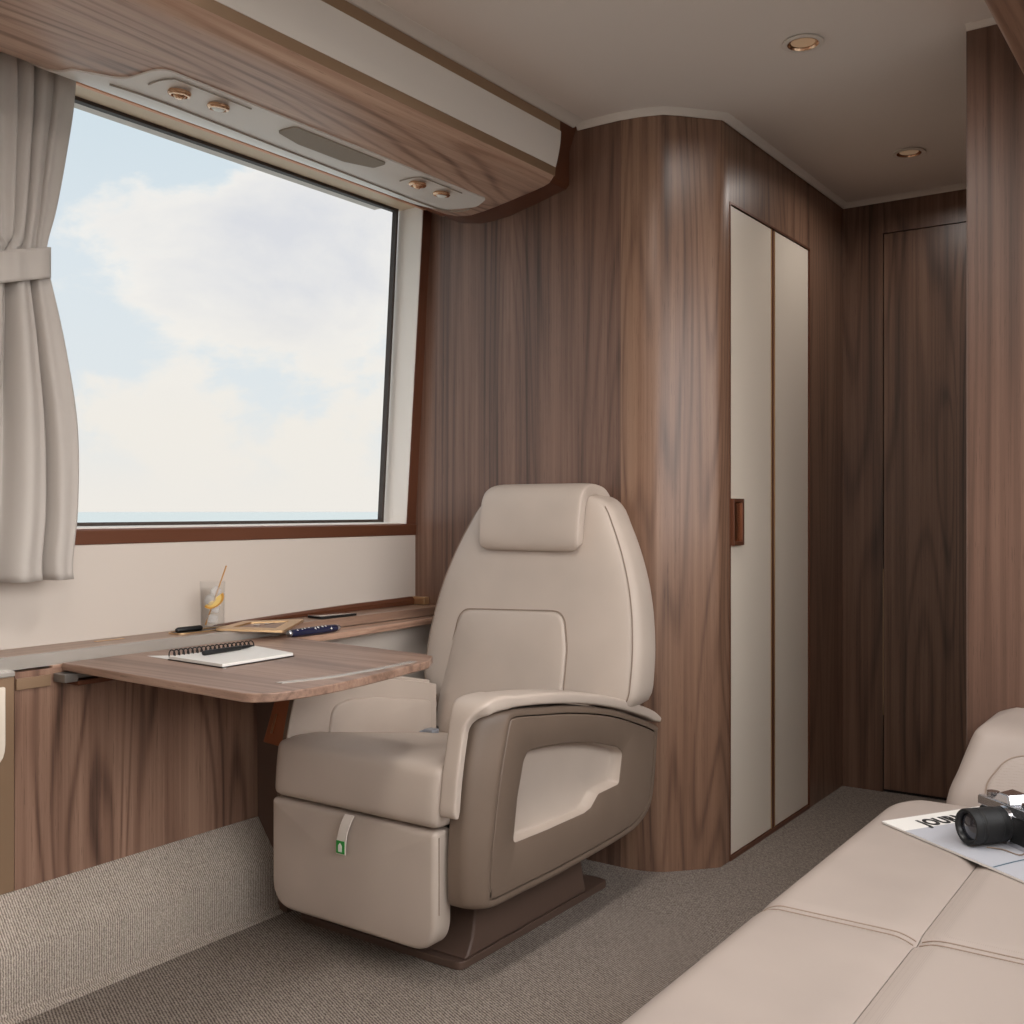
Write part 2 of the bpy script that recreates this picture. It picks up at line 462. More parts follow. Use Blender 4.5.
# ceiling cove moulding following the plan of the walls
plan = [(-.6, 1.752), (XB - .004, 1.752), (XB - .004, 1.60), (2.880, 1.515), (2.897, 1.470), (2.935, 1.432), (3.042, YC - .004), (XE - .004, YC - .004), (XE - .004, .25)]
def cove(path, name):
    bm = bmesh.new(); prof = [(0, 0), (0, -.018), (.004, -.018), (.009, -.010), (.020, -.0025), (.022, 0)]
    rings = []
    n = len(path)
    for i, p in enumerate(path):
        p = Vector(p); a = (Vector(path[i]) - Vector(path[i - 1])).normalized() if i > 0 else None
        b = (Vector(path[i + 1]) - Vector(path[i])).normalized() if i < n - 1 else None
        na = Vector((a.y, -a.x)) if a else None; nb = Vector((b.y, -b.x)) if b else None
        if na and nb:
            nn = (na + nb); nn = nn / (nn.length_squared / 2) if nn.length > .3 else na
        else: nn = na or nb
        rings.append([(p.x + nn.x * o, p.y + nn.y * o, CEIL + dz) for o, dz in prof])
    return struct(name, loft(rings, True, True), 'cove', sharp=50)
cove(plan[1:], 'trim_4')
struct('trim_7', prism([(1.7555, CEIL), (1.7555, CEIL - .016), (1.748, CEIL - .016), (1.735, CEIL - .006), (1.715, CEIL - .001), (1.715, CEIL)], YZ, -.6, XB - .03), 'cove')
struct('trim_5', prism([(2.8385, CEIL), (2.8385, CEIL - .014), (2.834, CEIL - .014), (2.824, CEIL - .002), (2.824, CEIL)], XZ, .45, .594), 'cove')

# sea far outside
bm = bmesh.new(); bmesh.ops.create_circle(bm, cap_ends=True, segments=64, radius=4000)
for v in bm.verts: v.co.z = -6
t = NT('sea_water'); t.set(Base_Color=lin((132, 137, 136)), Roughness=.6); t.b.inputs['Specular IOR Level'].default_value = .25
t.bump(t.noise(t.coords((1, 1, 1)), .6, 4, .6), .5, .3)
M['sea'] = t.m
struct('sea', bm, 'sea')

# ------------------------------------------------------------------ wardrobe
wd = thing('wardrobe', 'tall walnut wardrobe with rounded corner and two narrow cream doors', 'wardrobe', (3.5, 1.8, 0))
pl = [(XB, 2.2), (XB, 1.6)] + [(p.x, p.y) for p in catmull([(XB, 1.598, 0), (2.870, 1.555, 0), (2.880, 1.515, 0), (2.900, 1.475, 0), (2.945, 1.430, 0), (3.034, 1.352, 0)], 5)] + [(3.042, YC), (3.108, YC), (3.108, 2.2)]
bm = prism(pl[1:-1] + [(3.108, 1.6)], XY, 0, CEIL)
obj('rounded_corner', bm, 'wood_pillar', wd, sharp=40)
bm = box((3.837, YC, 0), (XE, 1.42, CEIL)); obj('side_post', bm, 'wood_pillar', wd)
bm = box((3.108, YC, 2.064), (3.837, 1.42, CEIL)); obj('top_fascia', bm, 'wood_pillar', wd)
obj('frame_trim', add_box(add_box(add_box(add_box(box((3.108, YC - .002, 0), (3.114, 1.40, 2.066)), (3.831, YC - .002, 0), (3.838, 1.40, 2.066)),
    (3.114, YC - .002, 2.06), (3.831, 1.40, 2.066)), (3.114, YC - .003, 0), (3.831, 1.40, .012)), (3.466, YC + .004, .012), (3.494, 1.40, 2.06)), 'bronze_dark', wd)
for x0, x1 in ((3.116, 3.464), (3.497, 3.829)):
    dr = obj('door', box((x0, YC + .003, .014), (x1, YC + .025, 2.058)), 'cream_lacquer', wd, bevel=.003)
    obj('edge_trim', box((x1 if x0 < 3.3 else x0 - .003, YC + .0015, .014), (x1 + .003 if x0 < 3.3 else x0, YC + .025, 2.058)), 'gold', dr)
    if x0 < 3.3:
        h = obj('handle', add_box(add_box(add_box(box((3.116, YC - .012, .988), (3.124, YC + .004, 1.136)), (3.183, YC - .012, .988), (3.198, YC + .004, 1.136)),
            (3.124, YC - .012, 1.124), (3.183, YC + .004, 1.136)), (3.124, YC - .012, .988), (3.183, YC + .004, 1.0)), 'bronze_dark', dr, bevel=.0015, label='dark bronze recessed pull')
        # bowl of the pull is its copper back
        wb = wd
        b_ = obj('pull_bowl', cushion((3.124, YC - .002, 1.0), (3.183, YC + .006, 1.124), .003, (0, .004, 0), n=5), 'copper', wd, label='polished copper finger pull')

# ------------------------------------------------------------------ overhead cabinet, left
BEL = [(1.775, 2.135), (1.795, 2.112), (1.9, 2.090), (2.02, 2.070), (2.12, 2.062), (2.2, 2.082), (2.26, 2.110), (2.31, 2.142), (2.36, 2.172)]
def belly(y): return sinterp(BEL, y)
oc = thing('overhead_cabinet', 'long walnut overhead cabinet with cream flap above the window', 'cabinet', (1.2, 2.05, 2.06))
XO = 2.765
def bel_ring(x, k=0.0):
    """k 0..1 pulls the belly in (rounded end)"""
    ys = [1.775, 1.779, 1.785, 1.795, 1.815, 1.85, 1.9, 1.95, 2.0, 2.05, 2.1, 2.15, 2.2, 2.24, 2.27, 2.3, 2.33, 2.36]
    return [(x, y, belly(y) + k * .02) for y in ys] + [(x, 2.36, 2.2), (x, 1.775, 2.2)]
bm = loft([bel_ring(-.6), bel_ring(XO - .012), bel_ring(XO - .004, .1), bel_ring(XO, .4)])
obj('body', bm, 'wood_x', oc, sharp=50)
# fascia between belly and ceiling: bronze strips and cream flap
obj('fascia', prism([(1.775, 2.134), (1.772, 2.16), (1.762, 2.22), (1.756, 2.27), (1.756, CEIL - .001), (2.0, CEIL - .001), (2.0, 2.134)], YZ, -.6, XO - .001), 'bronze', oc)
fl = catmull([(1.7705, 2.160, 0), (1.761, 2.195, 0), (1.754, 2.23, 0), (1.751, 2.268, 0)], 5)
fl2 = [(p.x, p.y) for p in fl]
obj('flap_door', prism(fl2 + [(1.775, 2.268), (1.79, 2.160)], YZ, -.6, XO - .002), 'cream_panel', oc, bevel=.002)
# neck against the bulkhead
nk = [(1.758, CEIL - .001), (1.787, 2.24), (1.787, 2.135), (1.80, 2.122), (1.918, 2.094), (2.018, 2.072), (2.129, 2.064), (2.22, 2.08), (2.315, 2.124), (2.386, 2.166), (2.39, CEIL - .001)]
obj('end_collar', prism(nk, YZ, XO - .01, XB - .0005), 'bronze_dark', oc, sharp=30)
# service panel on the belly
def belly_patch(outline, off, th):
    """outline (x, y) laid on the belly, off below it, th thick"""
    bm = bmesh.new()
    vs = [bm.verts.new((x, y, 0)) for x, y in outline]; bm.faces.new(vs)
    ys = sorted({1.9 + .015 * k for k in range(34)})
    for y in ys:
        bmesh.ops.bisect_plane(bm, geom=bm.verts[:] + bm.edges[:] + bm.faces[:], plane_co=(0, y, 0), plane_no=(0, 1, 0))
    r = bmesh.ops.extrude_face_region(bm, geom=bm.faces[:]); up = [g for g in r['geom'] if isinstance(g, bmesh.types.BMVert)]
    ups = set(up)
    for v in bm.verts: v.co.z = belly(v.co.y) - off + (th if v in ups else 0)
    return bm
so = fillet([(1.33, 2.332), (1.34, 2.11), (1.44, 2.068), (1.468, 1.972), (2.672, 1.972), (2.70, 2.03), (2.66, 2.085), (2.60, 2.20), (2.56, 2.332)], [.0, .02, .05, .05, .02, .03, .03, .08, 0], 6)
sp = obj('service_panel', belly_patch(so, .004, .008), 'plastic', oc, sharp=50)
# grooves in the panel
def on_belly(pts, off=.0065): return [(x, y, belly(y) - off) for x, y in pts]
gl = [(1.43, 2.105), (1.5, 2.098)] + [(1.6 + .1 * k, 2.096 + .003 * k) for k in range(9)] + [(2.55, 2.125), (2.63, 2.118), (2.675, 2.09), (2.69, 2.05)]
g = bmesh.new(); add_tube(g, on_belly([(p.x, p.y) for p in catmull([(a, b, 0) for a, b in gl], 3)]), .0022, seg=6)
for (x0, x1) in ((1.488, 1.735), (2.346, 2.565)):
    pts = [(x0, 2.045), (x0 + .006, 2.015), (x0 + .022, 1.992), (x0 + .05, 1.985), (x1, 1.985)]
    add_tube(g, on_belly([(p.x, p.y) for p in catmull([(a, b, 0) for a, b in pts], 4)]), .0018, seg=6)
obj('panel_groove', g, 'grille', sp)
gr = fillet([(1.862, 2.034), (1.878, 1.985), (2.225, 1.985), (2.215, 2.028), (2.12, 2.052), (1.95, 2.052)], [.012, .02, .012, .01, .05, .05], 5)
obj('speaker_grille', belly_patch(gr, .0085, .006), 'grille', sp, sharp=50)
for x, y, lamp in ((1.561, 2.030, 0), (1.668, 2.024, 1), (2.402, 2.024, 0), (2.517, 2.026, 1)):
    z = belly(y) - .006
    nz = obj('reading_light' if lamp else 'air_nozzle', lathe([(.017, .004), (.026, .002), (.027, -.004), (.024, -.008), (.019, -.009), (.018, -.002)], (x, y, z), (0, -.12, 1), 28, caps=False), 'copper', sp, label='copper ring')
    if lamp: obj('lamp_lens', lathe([(.0, -.012), (.012, -.011), (.0175, -.006), (.0175, 0)], (x, y, z), (0, -.12, 1), 20), 'white', nz)
    else:
        b2 = lathe([(0, -.016), (.008, -.015), (.013, -.010), (.0165, -.003), (.0165, 0)], (x, y, z), (0, -.12, 1), 20)
        obj('nozzle_core', b2, 'copper', nz)

# overhead cabinet, right (only its underside edge shows)
oc2 = thing('overhead_cabinet', 'walnut overhead cabinet corner at the top right, meeting the partition', 'cabinet', (1.1, .1, 2.09))
pr = [(.390, CEIL - .001), (.425, 2.20), (.442, 2.13), (.440, 2.112), (.43, 2.102), (.40, 2.096), (.2, 2.075), (0, 2.06), (-.275, 2.06), (-.275, CEIL - .001)]
obj('body', prism(pr, YZ, -.6, 2.8385), wood('walnut_right', 'x', (4.4, 1.2, 2.7), dark=(82, 60, 50), mid=(130, 98, 80), light=(164, 132, 110)), oc2, sharp=40)

# ------------------------------------------------------------------ curtain
ct = thing('curtain', 'beige gathered curtain tied back at the left of the window', 'curtain', (1.35, 2.33, .93))
XR = [(.93, 1.468), (.97, 1.464), (1.1, 1.474), (1.29, 1.470), (1.45, 1.446), (1.58, 1.422), (1.66, 1.407), (1.72, 1.404), (1.80, 1.420), (1.95, 1.444), (2.05, 1.460), (2.16, 1.470)]
XL = [(.93, .92), (1.3, .95), (1.58, 1.06), (1.66, 1.10), (1.72, 1.10), (1.85, 1.04), (2.16, .96)]
NF = 6.0
def curtain_pt(u, z, dy=0.0):
    xl, xr = sinterp(XL, z), sinterp(XR, z)
    pinch = max(0.0, 1 - abs(z - 1.69) / .30)
    k = 1 - .60 * pinch ** 2
    uu = u + .012 * math.sin(9 * u + 3 * z)
    top = max(0.0, min(1.0, (z - 1.64) / .08))
    ph = 2 * PI * ((5.2 + 4.4 * top) * (1 - uu)) + .5 * math.sin(1.7 * z) + .3
    s = math.sin(ph)
    fold = (.026 - .006 * top) * k * (math.copysign(abs(s) ** .75, s)) + .010 * k * math.sin(2.3 * ph + 1)
    y = 2.318 - .004 * (z - 1) - fold + dy
    x = xl + (xr - xl) * u + .014 * k * math.cos(ph)
    edge = min(1.0, (1 - u) / .03)
    yy = y + .014 * (1 - edge)
    return (x, yy, min(z, belly(yy) - .004))
rings = []
zs = [.935 + (2.152 - .935) * j / 70 for j in range(71)]
for z in zs: rings.append([curtain_pt(i / 170, z) for i in range(171)])
bm = loft(rings, closed=False, caps=False)
o = obj('curtain_cloth', bm, 'curtain', ct, sharp=80)
so_ = o.modifiers.new('solid', 'SOLIDIFY'); so_.thickness = .003
# tie band
bn = []
for z, dz in ((1.642, 0), (1.650, .0), (1.706, 0), (1.714, 0)):
    bn.append([(x, y, z - .28 * max(0, 1.412 - x)) for x, y, z in [(1.05 + (1.404 - 1.05) * i / 40, 2.288 - .012 * math.sin(PI * i / 40) - .004 * math.sin(i * .9), z) for i in range(40)]
               + [(1.408, 2.30, z), (1.406, 2.33, z), (1.396, 2.345, z)]])
bm = loft(bn, closed=False, caps=False)
o = obj('tieback_band', bm, 'curtain', ct, sharp=60); s_ = o.modifiers.new('solid', 'SOLIDIFY'); s_.thickness = .004

# ------------------------------------------------------------------ side ledge, table and what lies on them
lg = thing('side_ledge', 'long walnut ledge with glossy pale front running below the window', 'ledge', (1.6, 2.35, .735))
obj('wood_top', box((-.6, 2.290, .742), (XB - .001, 2.4245, .770)), wood('walnut_ledge', 'x', (.4, 2.2, .7), dark=(94, 72, 60), mid=(142, 114, 97), light=(172, 145, 126)), lg, bevel=.002)
obj('front_fascia', prism([(2.2835, .740), (2.2835, .767), (2.2865, .7705), (2.2895, .7705), (2.2895, .740)], YZ, -.6, 2.10), 'silver', lg)
dk = [(1.395, 2.2745), (2.075, 2.2745), (2.085, 2.20), (2.28, 2.196), (2.6, 2.225), (XB - .001, 2.255), (XB - .001, 2.289), (1.395, 2.289)]
obj('lower_deck', prism(dk, XY, .722, .741), 'wood_x', lg, bevel=.003)
obj('rear_rail', loft([[(x, 2.4245, .7705), (x, 2.406, .7705), (x, 2.404, .7705 + .6 * h), (x, 2.412, .7705 + h), (x, 2.4245, .7705 + h)] for x, h in ((1.98, .003), (2.2, .012), (2.5, .021), (XB - .031, .027))]), 'bronze_dark', lg)
obj('end_block', box((XB - .03, 2.36, .771), (XB - .001, 2.4245, .797)), 'gold', lg, bevel=.003)
obj('inlay_slot', box((1.575, 2.372, .7695), (1.655, 2.384, .7713)), 'gold', lg)
# left bronze end with the cream door
ec = thing('bronze_end_cabinet', 'bronze framed cabinet with a cream door at the left edge', 'cabinet', (1.1, 2.45, .26))
obj('carcass', box((.5, 2.272, .2475), (1.3035, 2.42, .7275)), 'bronze', ec, bevel=.003)
obj('end_trim', box((.5, 2.266, .728), (1.302, 2.2895, .741)), 'silver', lg, bevel=.003)
obj('door', prism(fillet([(.6, .53), (1.278, .53), (1.278, .708), (.6, .708)], [.02, .05, .004, .02], 6), XZ, 2.264, 2.2715), 'cream_lacquer', ec, bevel=.002)
struct('trim_6', box((1.3055, 2.268, .696), (1.388, 2.2745, .7215)), 'bronze', bevel=.001)

tb = thing('folding_table', 'fold-out walnut table leaf with clipped corners in front of the armchair', 'table', (1.7, 1.95, .70))
tp = [(1.418, 2.272), (1.383, 1.606), (1.391, 1.585)] + [(p.x, p.y) for p in catmull([(1.415, 1.563, 0), (1.472, 1.546, 0), (1.545, 1.540, 0), (1.618, 1.543, 0), (1.76, 1.562, 0), (1.93, 1.592, 0)], 4)] + [(1.998, 1.636), (2.018, 1.676), (2.066, 2.19), (2.066, 2.272)]
obj('tabletop', prism(tp, XY, .7265, .745), 'wood_table', tb, bevel=.003)
ip = catmull([(1.505, 1.640, 0), (1.62, 1.607, 0), (1.75, 1.601, 0), (1.90, 1.612, 0)], 4)
bm = loft([[(p.x, p.y - .011, .7452), (p.x, p.y + .011, .7452), (p.x, p.y + .011, .7461), (p.x, p.y - .011, .7461)] for p in ip])
obj('inlay_strip', bm, 'silver', tb)
obj('hinge_bracket', add_box(box((1.396, 2.225, .704), (1.43, 2.272, .7235)), (1.43, 2.24, .708), (1.52, 2.272, .7235)), 'silver_dark', tb, bevel=.002)
obj('support_rail', box((1.43, 2.225, .694), (2.05, 2.2735, .7055)), 'bronze_dark', tb, bevel=.002)
# leaning copper latch and dark post at the end of the walnut facing
ps = thing('table_post', 'dark bronze post between the walnut side panel and the armchair', 'post', (2.02, 2.2, 0))
obj('post_body', prism([(2.2745, .005), (2.192, .005), (2.192, .142), (2.2715, .25), (2.274, .56), (2.268, .69), (2.115, .69), (2.165, .55), (2.155, .42), (2.155, .005)], YZ, 2.0085, 2.04), 'base_brown', ps)
obj('copper_latch', prism([(2.152, .690), (2.093, .690), (2.108, .609), (2.153, .455), (2.237, .461), (2.187, .59)], YZ, 1.996, 2.0083), 'copper_dark', ps, bevel=.003, label='leaning copper latch')
obj('latch_slot', prism([(2.185, .545), (2.175, .545), (2.195, .49), (2.206, .49)], YZ, 1.9935, 1.9959), 'copper', ps)

# notebook
nbk = thing('notebook', 'white spiral notebook lying open on the table leaf', 'notebook', (1.70, 2.0, .7455))
c0, c1, c2, c3 = Vector((1.585, 2.105)), Vector((1.572, 1.895)), Vector((1.80, 1.905)), Vector((1.838, 2.088))
def quad(z0, z1, inset=0.0, pts=(c0, c1, c2, c3)):
    cc = sum(pts, Vector((0, 0))) / 4
    return prism([tuple(p + (cc - p).normalized() * inset) for p in pts], XY, z0, z1)
obj('back_cover', quad(.7456, .7472), 'black', nbk)
obj('page_block', quad(.7474, .7545, .003), 'paper', nbk, bevel=.001)
bm = bmesh.new(); e = (c3 - c0); L = e.length; ed = e.normalized(); nd = Vector((-ed.y, ed.x))
for k in range(19):
    q = c0 + e * ((k + .8) / 20); ctr = Vector((q.x, q.y, .7576))
    add_tube(bm, [ctr + Vector((nd.x, nd.y, 0)) * (.010 * math.cos(a)) + Vector((0, 0, .0105 * math.sin(a))) + Vector((ed.x, ed.y, 0)) * (.003 * a / PI) for a in [(-.3 + 1.45 * j / 10) * PI for j in range(11)]], .0016, seg=6)
obj('spiral_binding', bm, 'black_metal', nbk)
pen = thing('ballpoint_pen', 'black pen lying across the spiral notebook', 'pen', (1.71, 2.03, .7545))
pa, pb = Vector((1.635, 2.040, .7608)), Vector((1.805, 2.052, .7608)); dd = (pb - pa)
obj('barrel', lathe([(.0, 0), (.0050, .001), (.0060, .006), (.0060, .118), (.005, .122)], pa, dd, 16), 'black', pen)
obj('tip', lathe([(.0036, .1222), (.0046, .128), (.0042, .146), (.001, .168), (0, .170)], pa, dd, 16), 'black_metal', pen)
obj('loose_paper', prism([(1.600, 2.205), (1.573, 1.885), (1.70, 2.0), (1.68, 2.12)], XY, .7452, .7456), 'paper')
tag(bpy.data.objects['loose_paper'], 'white loose sheet of paper peeking from beneath the notebook', 'paper')

# navy patterned pen at the ledge
np_ = thing('fountain_pen', 'navy patterned pen with chrome ends at the back edge of the table', 'pen', (2.16, 2.21, .741))
qa, qb = Vector((2.068, 2.214, .7532)), Vector((2.268, 2.212, .7532)); qd = qb - qa
obj('barrel', lathe([(.0095, .008), (.0108, .012), (.0118, .05), (.0118, .14), (.0108, .182), (.0098, .186)], qa, qd, 20), 'navy', np_)
obj('end_cap', lathe([(.0, 0), (.008, .0), (.0094, .002), (.0094, .0079)], qa, qd, 18), 'chrome', np_)
obj('end_cap', lathe([(.0096, .1861), (.0096, .195), (.007, .2), (0, .2)], qa, qd, 18), 'chrome', np_)
bm = bmesh.new(); rnd = random.Random(3)
for k in range(9):
    t = .03 + .016 * k + rnd.uniform(-.003, .003); a = math.radians(rnd.uniform(10, 80)); s = rnd.uniform(.003, .0055)
    n_ = Vector((0, -math.cos(a), math.sin(a))); c_ = qa + qd.normalized() * t + n_ * .0120
    tx = qd.normalized(); ty = n_.cross(tx)
    vs = [bm.verts.new(c_ + tx * s * (1 if j % 2 == 0 else .4) * math.cos(j * PI / 4) + ty * s * (1 if j % 2 == 0 else .4) * math.sin(j * PI / 4)) for j in range(8)]
    bm.faces.new(vs)
obj('pattern', bm, 'white', np_)

# tray, phone, cup holder with black case
tr = thing('valet_tray', 'pale gold framed tray set into the ledge', 'tray', (2.05, 2.3, .7705))
TA, TB, TC, TD = Vector((1.888, 2.310)), Vector((2.069, 2.398)), Vector((2.215, 2.300)), Vector((2.030, 2.192))
to = fillet([tuple(TA), tuple(TB), tuple(TC), tuple(TD)], .012, 4)
cc = (TA + TB + TC + TD) / 4
ti = [tuple(cc + (Vector(p) - cc) * .64) for p in to]
def tz(x, y): return .7725 - max(0, 2.30 - y) * .10
bm = loft([[(x, y, tz(x, y)) for x, y in to], [(x, y, tz(x, y) + .006) for x, y in to], [(x, y, tz(x, y) + .006) for x, y in ti], [(x, y, tz(x, y) + .001) for x, y in ti]], True, True)
obj('frame', bm, 'gold', tr, sharp=30)
ti2 = [tuple(cc + (Vector(p) - cc) * .63) for p in to]
obj('tray_base', loft([[(x, y, tz(x, y) + .0011) for x, y in ti2], [(x, y, tz(x, y) + .0015) for x, y in ti2]]), 'wood_table', tr)
tag(obj('coin', lathe([(0, 0), (.010, 0), (.010, .0018), (0, .0018)], (2.035, 2.305, .7745), seg=20), 'chrome'), 'silver coin lying in the front of the gold tray', 'coin')
tag(obj('key', add_box(lathe([(.004, 0), (.008, 0), (.008, .002), (.004, .002)], (2.075, 2.308, .7745), seg=16), (2.082, 2.306, .7745), (2.105, 2.311, .7763)), 'chrome'), 'small silver key lying in the middle of the gold tray', 'key')
ph = thing('phone', 'dark slim phone lying on the ledge beyond the gold tray', 'phone', (2.36, 2.34, .7705))
pp = fillet([(2.285, 2.306), (2.295, 2.376), (2.445, 2.366), (2.435, 2.296)], .01, 4)
obj('case', prism(pp, XY, .7708, .7778), 'black_metal', ph, bevel=.001)
obj('screen', prism([(2.362 + (x - 2.362) * .95, 2.336 + (y - 2.336) * .92) for x, y in pp], XY, .7779, .7783), 'lens_glass', ph)
ch = thing('cup_holder', 'gold rimmed oblong holder set in the ledge under the drink', 'cup holder', (1.9, 2.355, .7702))
ho = fillet([(1.785, 2.325), (1.785, 2.385), (1.995, 2.385), (1.995, 2.325)], .03, 7); hc = Vector((1.89, 2.355))
hi_ = [(hc.x + (x - hc.x) * .955, hc.y + (y - hc.y) * .86) for x, y in ho]
obj('rim', loft([[(x, y, .7704) for x, y in ho], [(x, y, .7735) for x, y in ho], [(x, y, .7735) for x, y in hi_], [(x, y, .7708) for x, y in hi_]], True, True), 'gold', ch, sharp=30)
obj('mat', prism([(hc.x + (x - hc.x) * .94, hc.y + (y - hc.y) * .82) for x, y in ho], XY, .7709, .7714), 'black', ch)
bm = lathe([(0, 0), (.005, .001), (.0075, .006), (.0075, .078), (.005, .084), (0, .085)], (1.797, 2.352, .7792), (1, 0, 0), 18)
tag(obj('small_stick', bm, 'black'), 'small black stick lying in the holder beside the drink', 'stick')

# drink
GX, GY, GZ = 1.918, 2.352, .7716
gl_ = thing('tumbler', 'clear highball glass of iced water on the ledge under the window', 'glass', (GX, GY, GZ))
obj('glass_body', lathe([(0, 0), (.030, 0), (.032, .003), (.0345, .132), (.0327, .132), (.0300, .009), (0, .008)], (GX, GY, GZ), seg=40, caps=False), 'tumbler', gl_, sharp=40)
obj('water', lathe([(0, .0095), (.0296, .0095), (.0315, .112), (0, .112)], (GX, GY, GZ), seg=32, caps=False), 'water', gl_, sharp=40)
for k, (dx, dy, dz, rz) in enumerate(((-.006, -.008, .018, .3), (.010, .006, .046, .9), (-.010, .004, .072, .1), (-.004, -.006, .098, .6))):
    bm = cushion((-.0115, -.0115, 0), (.0115, .0115, .023), .004, n=4)
    bmesh.ops.rotate(bm, verts=bm.verts, matrix=Matrix.Rotation(rz, 3, 'Z') @ Matrix.Rotation(.3 * k, 3, 'X'))
    bmesh.ops.translate(bm, verts=bm.verts, vec=(GX + dx, GY + dy, GZ + dz))
    pos = ('lowest ice cube resting at the bottom of the glass', 'second ice cube from the bottom of the glass', 'ice cube just above the middle of the glass', 'topmost ice cube floating at the rim of the glass')[k]
    tag(obj('ice_cube', bm, 'ice'), pos, 'ice', 'ice cubes in the drink')
# lemon wedge, seen from its cut side
lm = thing('lemon_wedge', 'yellow lemon wedge tilted inside the water glass', 'lemon', (GX, GY - .012, GZ + .05))
def wedge(r0, r1, y0, y1, n=18):
    ring = []
    for k in range(n + 1):
        a = PI + PI * k / n
        ring.append((r1 * math.cos(a), r1 * math.sin(a) * .7))
    for k in range(n, -1, -1):
        a = PI + PI * k / n
        ring.append((r0 * math.cos(a), r0 * math.sin(a) * .7))
    return ring
ca, sa = math.cos(.64), math.sin(.64)
rx, ry = math.sin(yaw), -math.cos(yaw)
def put_wedge(pts, d0, d1):
    def to3(u, v, d):
        uu, vv = u * ca - v * sa, u * sa + v * ca
        return (GX - .001 + uu * rx + d * ry * -1 * .7, GY - .006 + uu * ry + d * rx * .7, GZ + .082 + vv)
    return prism(pts, to3, d0, d1)
obj('rind', put_wedge(wedge(.0255, .0305, 0, 0), -.008, .008), 'lemon', lm, sharp=50)
obj('flesh', put_wedge(wedge(.006, .0254, 0, 0), -.007, .007), 'lemon_flesh', lm, sharp=50)
tag(obj('stir_stick', tube([(GX - .012, GY + .015, GZ + .012), (GX + .022, GY - .031, GZ + .175)], .0020, seg=8), 'straw'), 'thin tan stir stick leaning out of the water glass', 'stir stick')

# ------------------------------------------------------------------ armchair
CY = 1.785
ac = thing('armchair', 'cream leather cabin armchair with taupe sides and headrest', 'armchair', (2.35, CY, 0))
obj('base_plate', prism(fillet([(1.995, 1.547), (2.70, 1.547), (2.70, 2.10), (1.995, 2.10)], .025, 5), XY, 0.0005, .020), 'base_brown', ac, bevel=.003)
ped = [[(x0, y0, z), (x1, y0, z), (x1, y1, z), (x0, y1, z)] for z, x0, x1, y0, y1 in ((.0205, 2.012, 2.575, 1.5475, 2.10), (.03, 2.026, 2.574, 1.548, 2.10), (.06, 2.045, 2.566, 1.549, 2.10), (.16, 2.068, 2.545, 1.552, 2.08), (.30, 2.09, 2.52, 1.556, 2.06))]
obj('pedestal', loft(ped), 'base_brown', ac, bevel=.008, sharp=30)

# leg rest
fo = fillet([(2.062, .365), (1.524, .365), (1.524, .086), (2.062, .088)], [.012, .012, .075, .075], 12)
def puff_panel(outline, to3, d0, d1, bulge, edge_r, rings=5):
    """closed panel: rim from d1 (back) to d0 (front), rounded front edge and a crowned face"""
    n = len(outline); c = sum((Vector(p) for p in outline), Vector((0, 0))) / n
    sgn = 1 if d0 < d1 else -1
    R = [[to3(u, v, d1) for u, v in outline], [to3(u, v, d0 + sgn * edge_r) for u, v in outline]]
    def inset(dist, k):
        out = []
        for i, p in enumerate(outline):
            p = Vector(p); a = (Vector(outline[(i + 1) % n]) - Vector(outline[i - 1])).normalized(); nn = Vector((-a.y, a.x))
            if nn.dot(c - p) < 0: nn = -nn
            q = p + nn * dist; out.append(q + (c - q) * k)
        return out
    for k in range(1, 5):
        a = k / 4 * PI / 2
        R.append([to3(q.x, q.y, d0 + sgn * edge_r * (1 - math.sin(a))) for q in inset(edge_r * (1 - math.cos(a)), 0)])
    for k in range(1, rings + 1):
        f = k / (rings + .001)
        kk = 1 - (1 - f)
        R.append([to3(q.x, q.y, d0 - sgn * bulge * (1 - (1 - f) ** 2)) for q in inset(edge_r, kk * .985)])
    return loft(R)
lr = obj('leg_rest', puff_panel(fo, YZ, 1.868, 1.925, .006, .014), 'leather', ac, sharp=60)
obj('seam_piping', tube([(1.884, 1.5238, .352), (1.884, 1.5238, .25), (1.884, 1.5238, .175)], .0016, seg=6), 'seam', lr)
# pull strap with a green printed tag
stp = [(1.863, 1.782, .367), (1.8555, 1.791, .340), (1.8535, 1.800, .305), (1.8545, 1.803, .270)]
bm = loft([[(x - .0018, y - .015, z), (x - .0018, y + .015, z), (x + .0018, y + .015, z), (x + .0018, y - .015, z)] for x, y, z in [tuple(p) for p in catmull(stp, 4)]])
st = obj('pull_strap', bm, 'cream_panel', ac, bevel=.0008, label='narrow cream pull strap')
obj('green_tag', box((1.8492, 1.788, .274), (1.8515, 1.814, .304)), 'green', st, label='green tag with white pictogram')
ic = bmesh.new(); add_prism(ic, fillet([(1.795, .278), (1.807, .278), (1.807, .293), (1.801, .300), (1.795, .293)], .001, 2), YZ, 1.8484, 1.8491)
obj('pictogram', ic, 'white', st)

# seat cushion
sc_ = cushion((1.864, 1.512, .372), (2.62, 2.056, .510), .022, (.005, .0, .008), n=18)
for v in sc_.verts:
    if v.co.z > .44:
        v.co.z += -.085 * max(0, (v.co.x - 1.98) / .5) + .004
    f = (v.co.z - .372) / .13
    if v.co.x < 2.0: v.co.x += .012 * max(0, f) ** 2
scu = obj('seat_cushion', sc_, 'leather', ac, sharp=70)
side = [(1.8835, .382), (1.880, .42), (1.882, .46), (1.892, .492), (1.91, .505), (1.96, .510), (2.1, .492), (2.3, .46)]
for yy in (1.5185, 2.0525):
    obj('seam_piping', tube([(p.x, yy + (.004 if yy < CY else -.004) * min(1, max(0, (p.y - .47) / .03)), p.y) for p in catmull([(a, b, 0) for a, b in side], 4)], .002, seg=6), 'seam', scu)

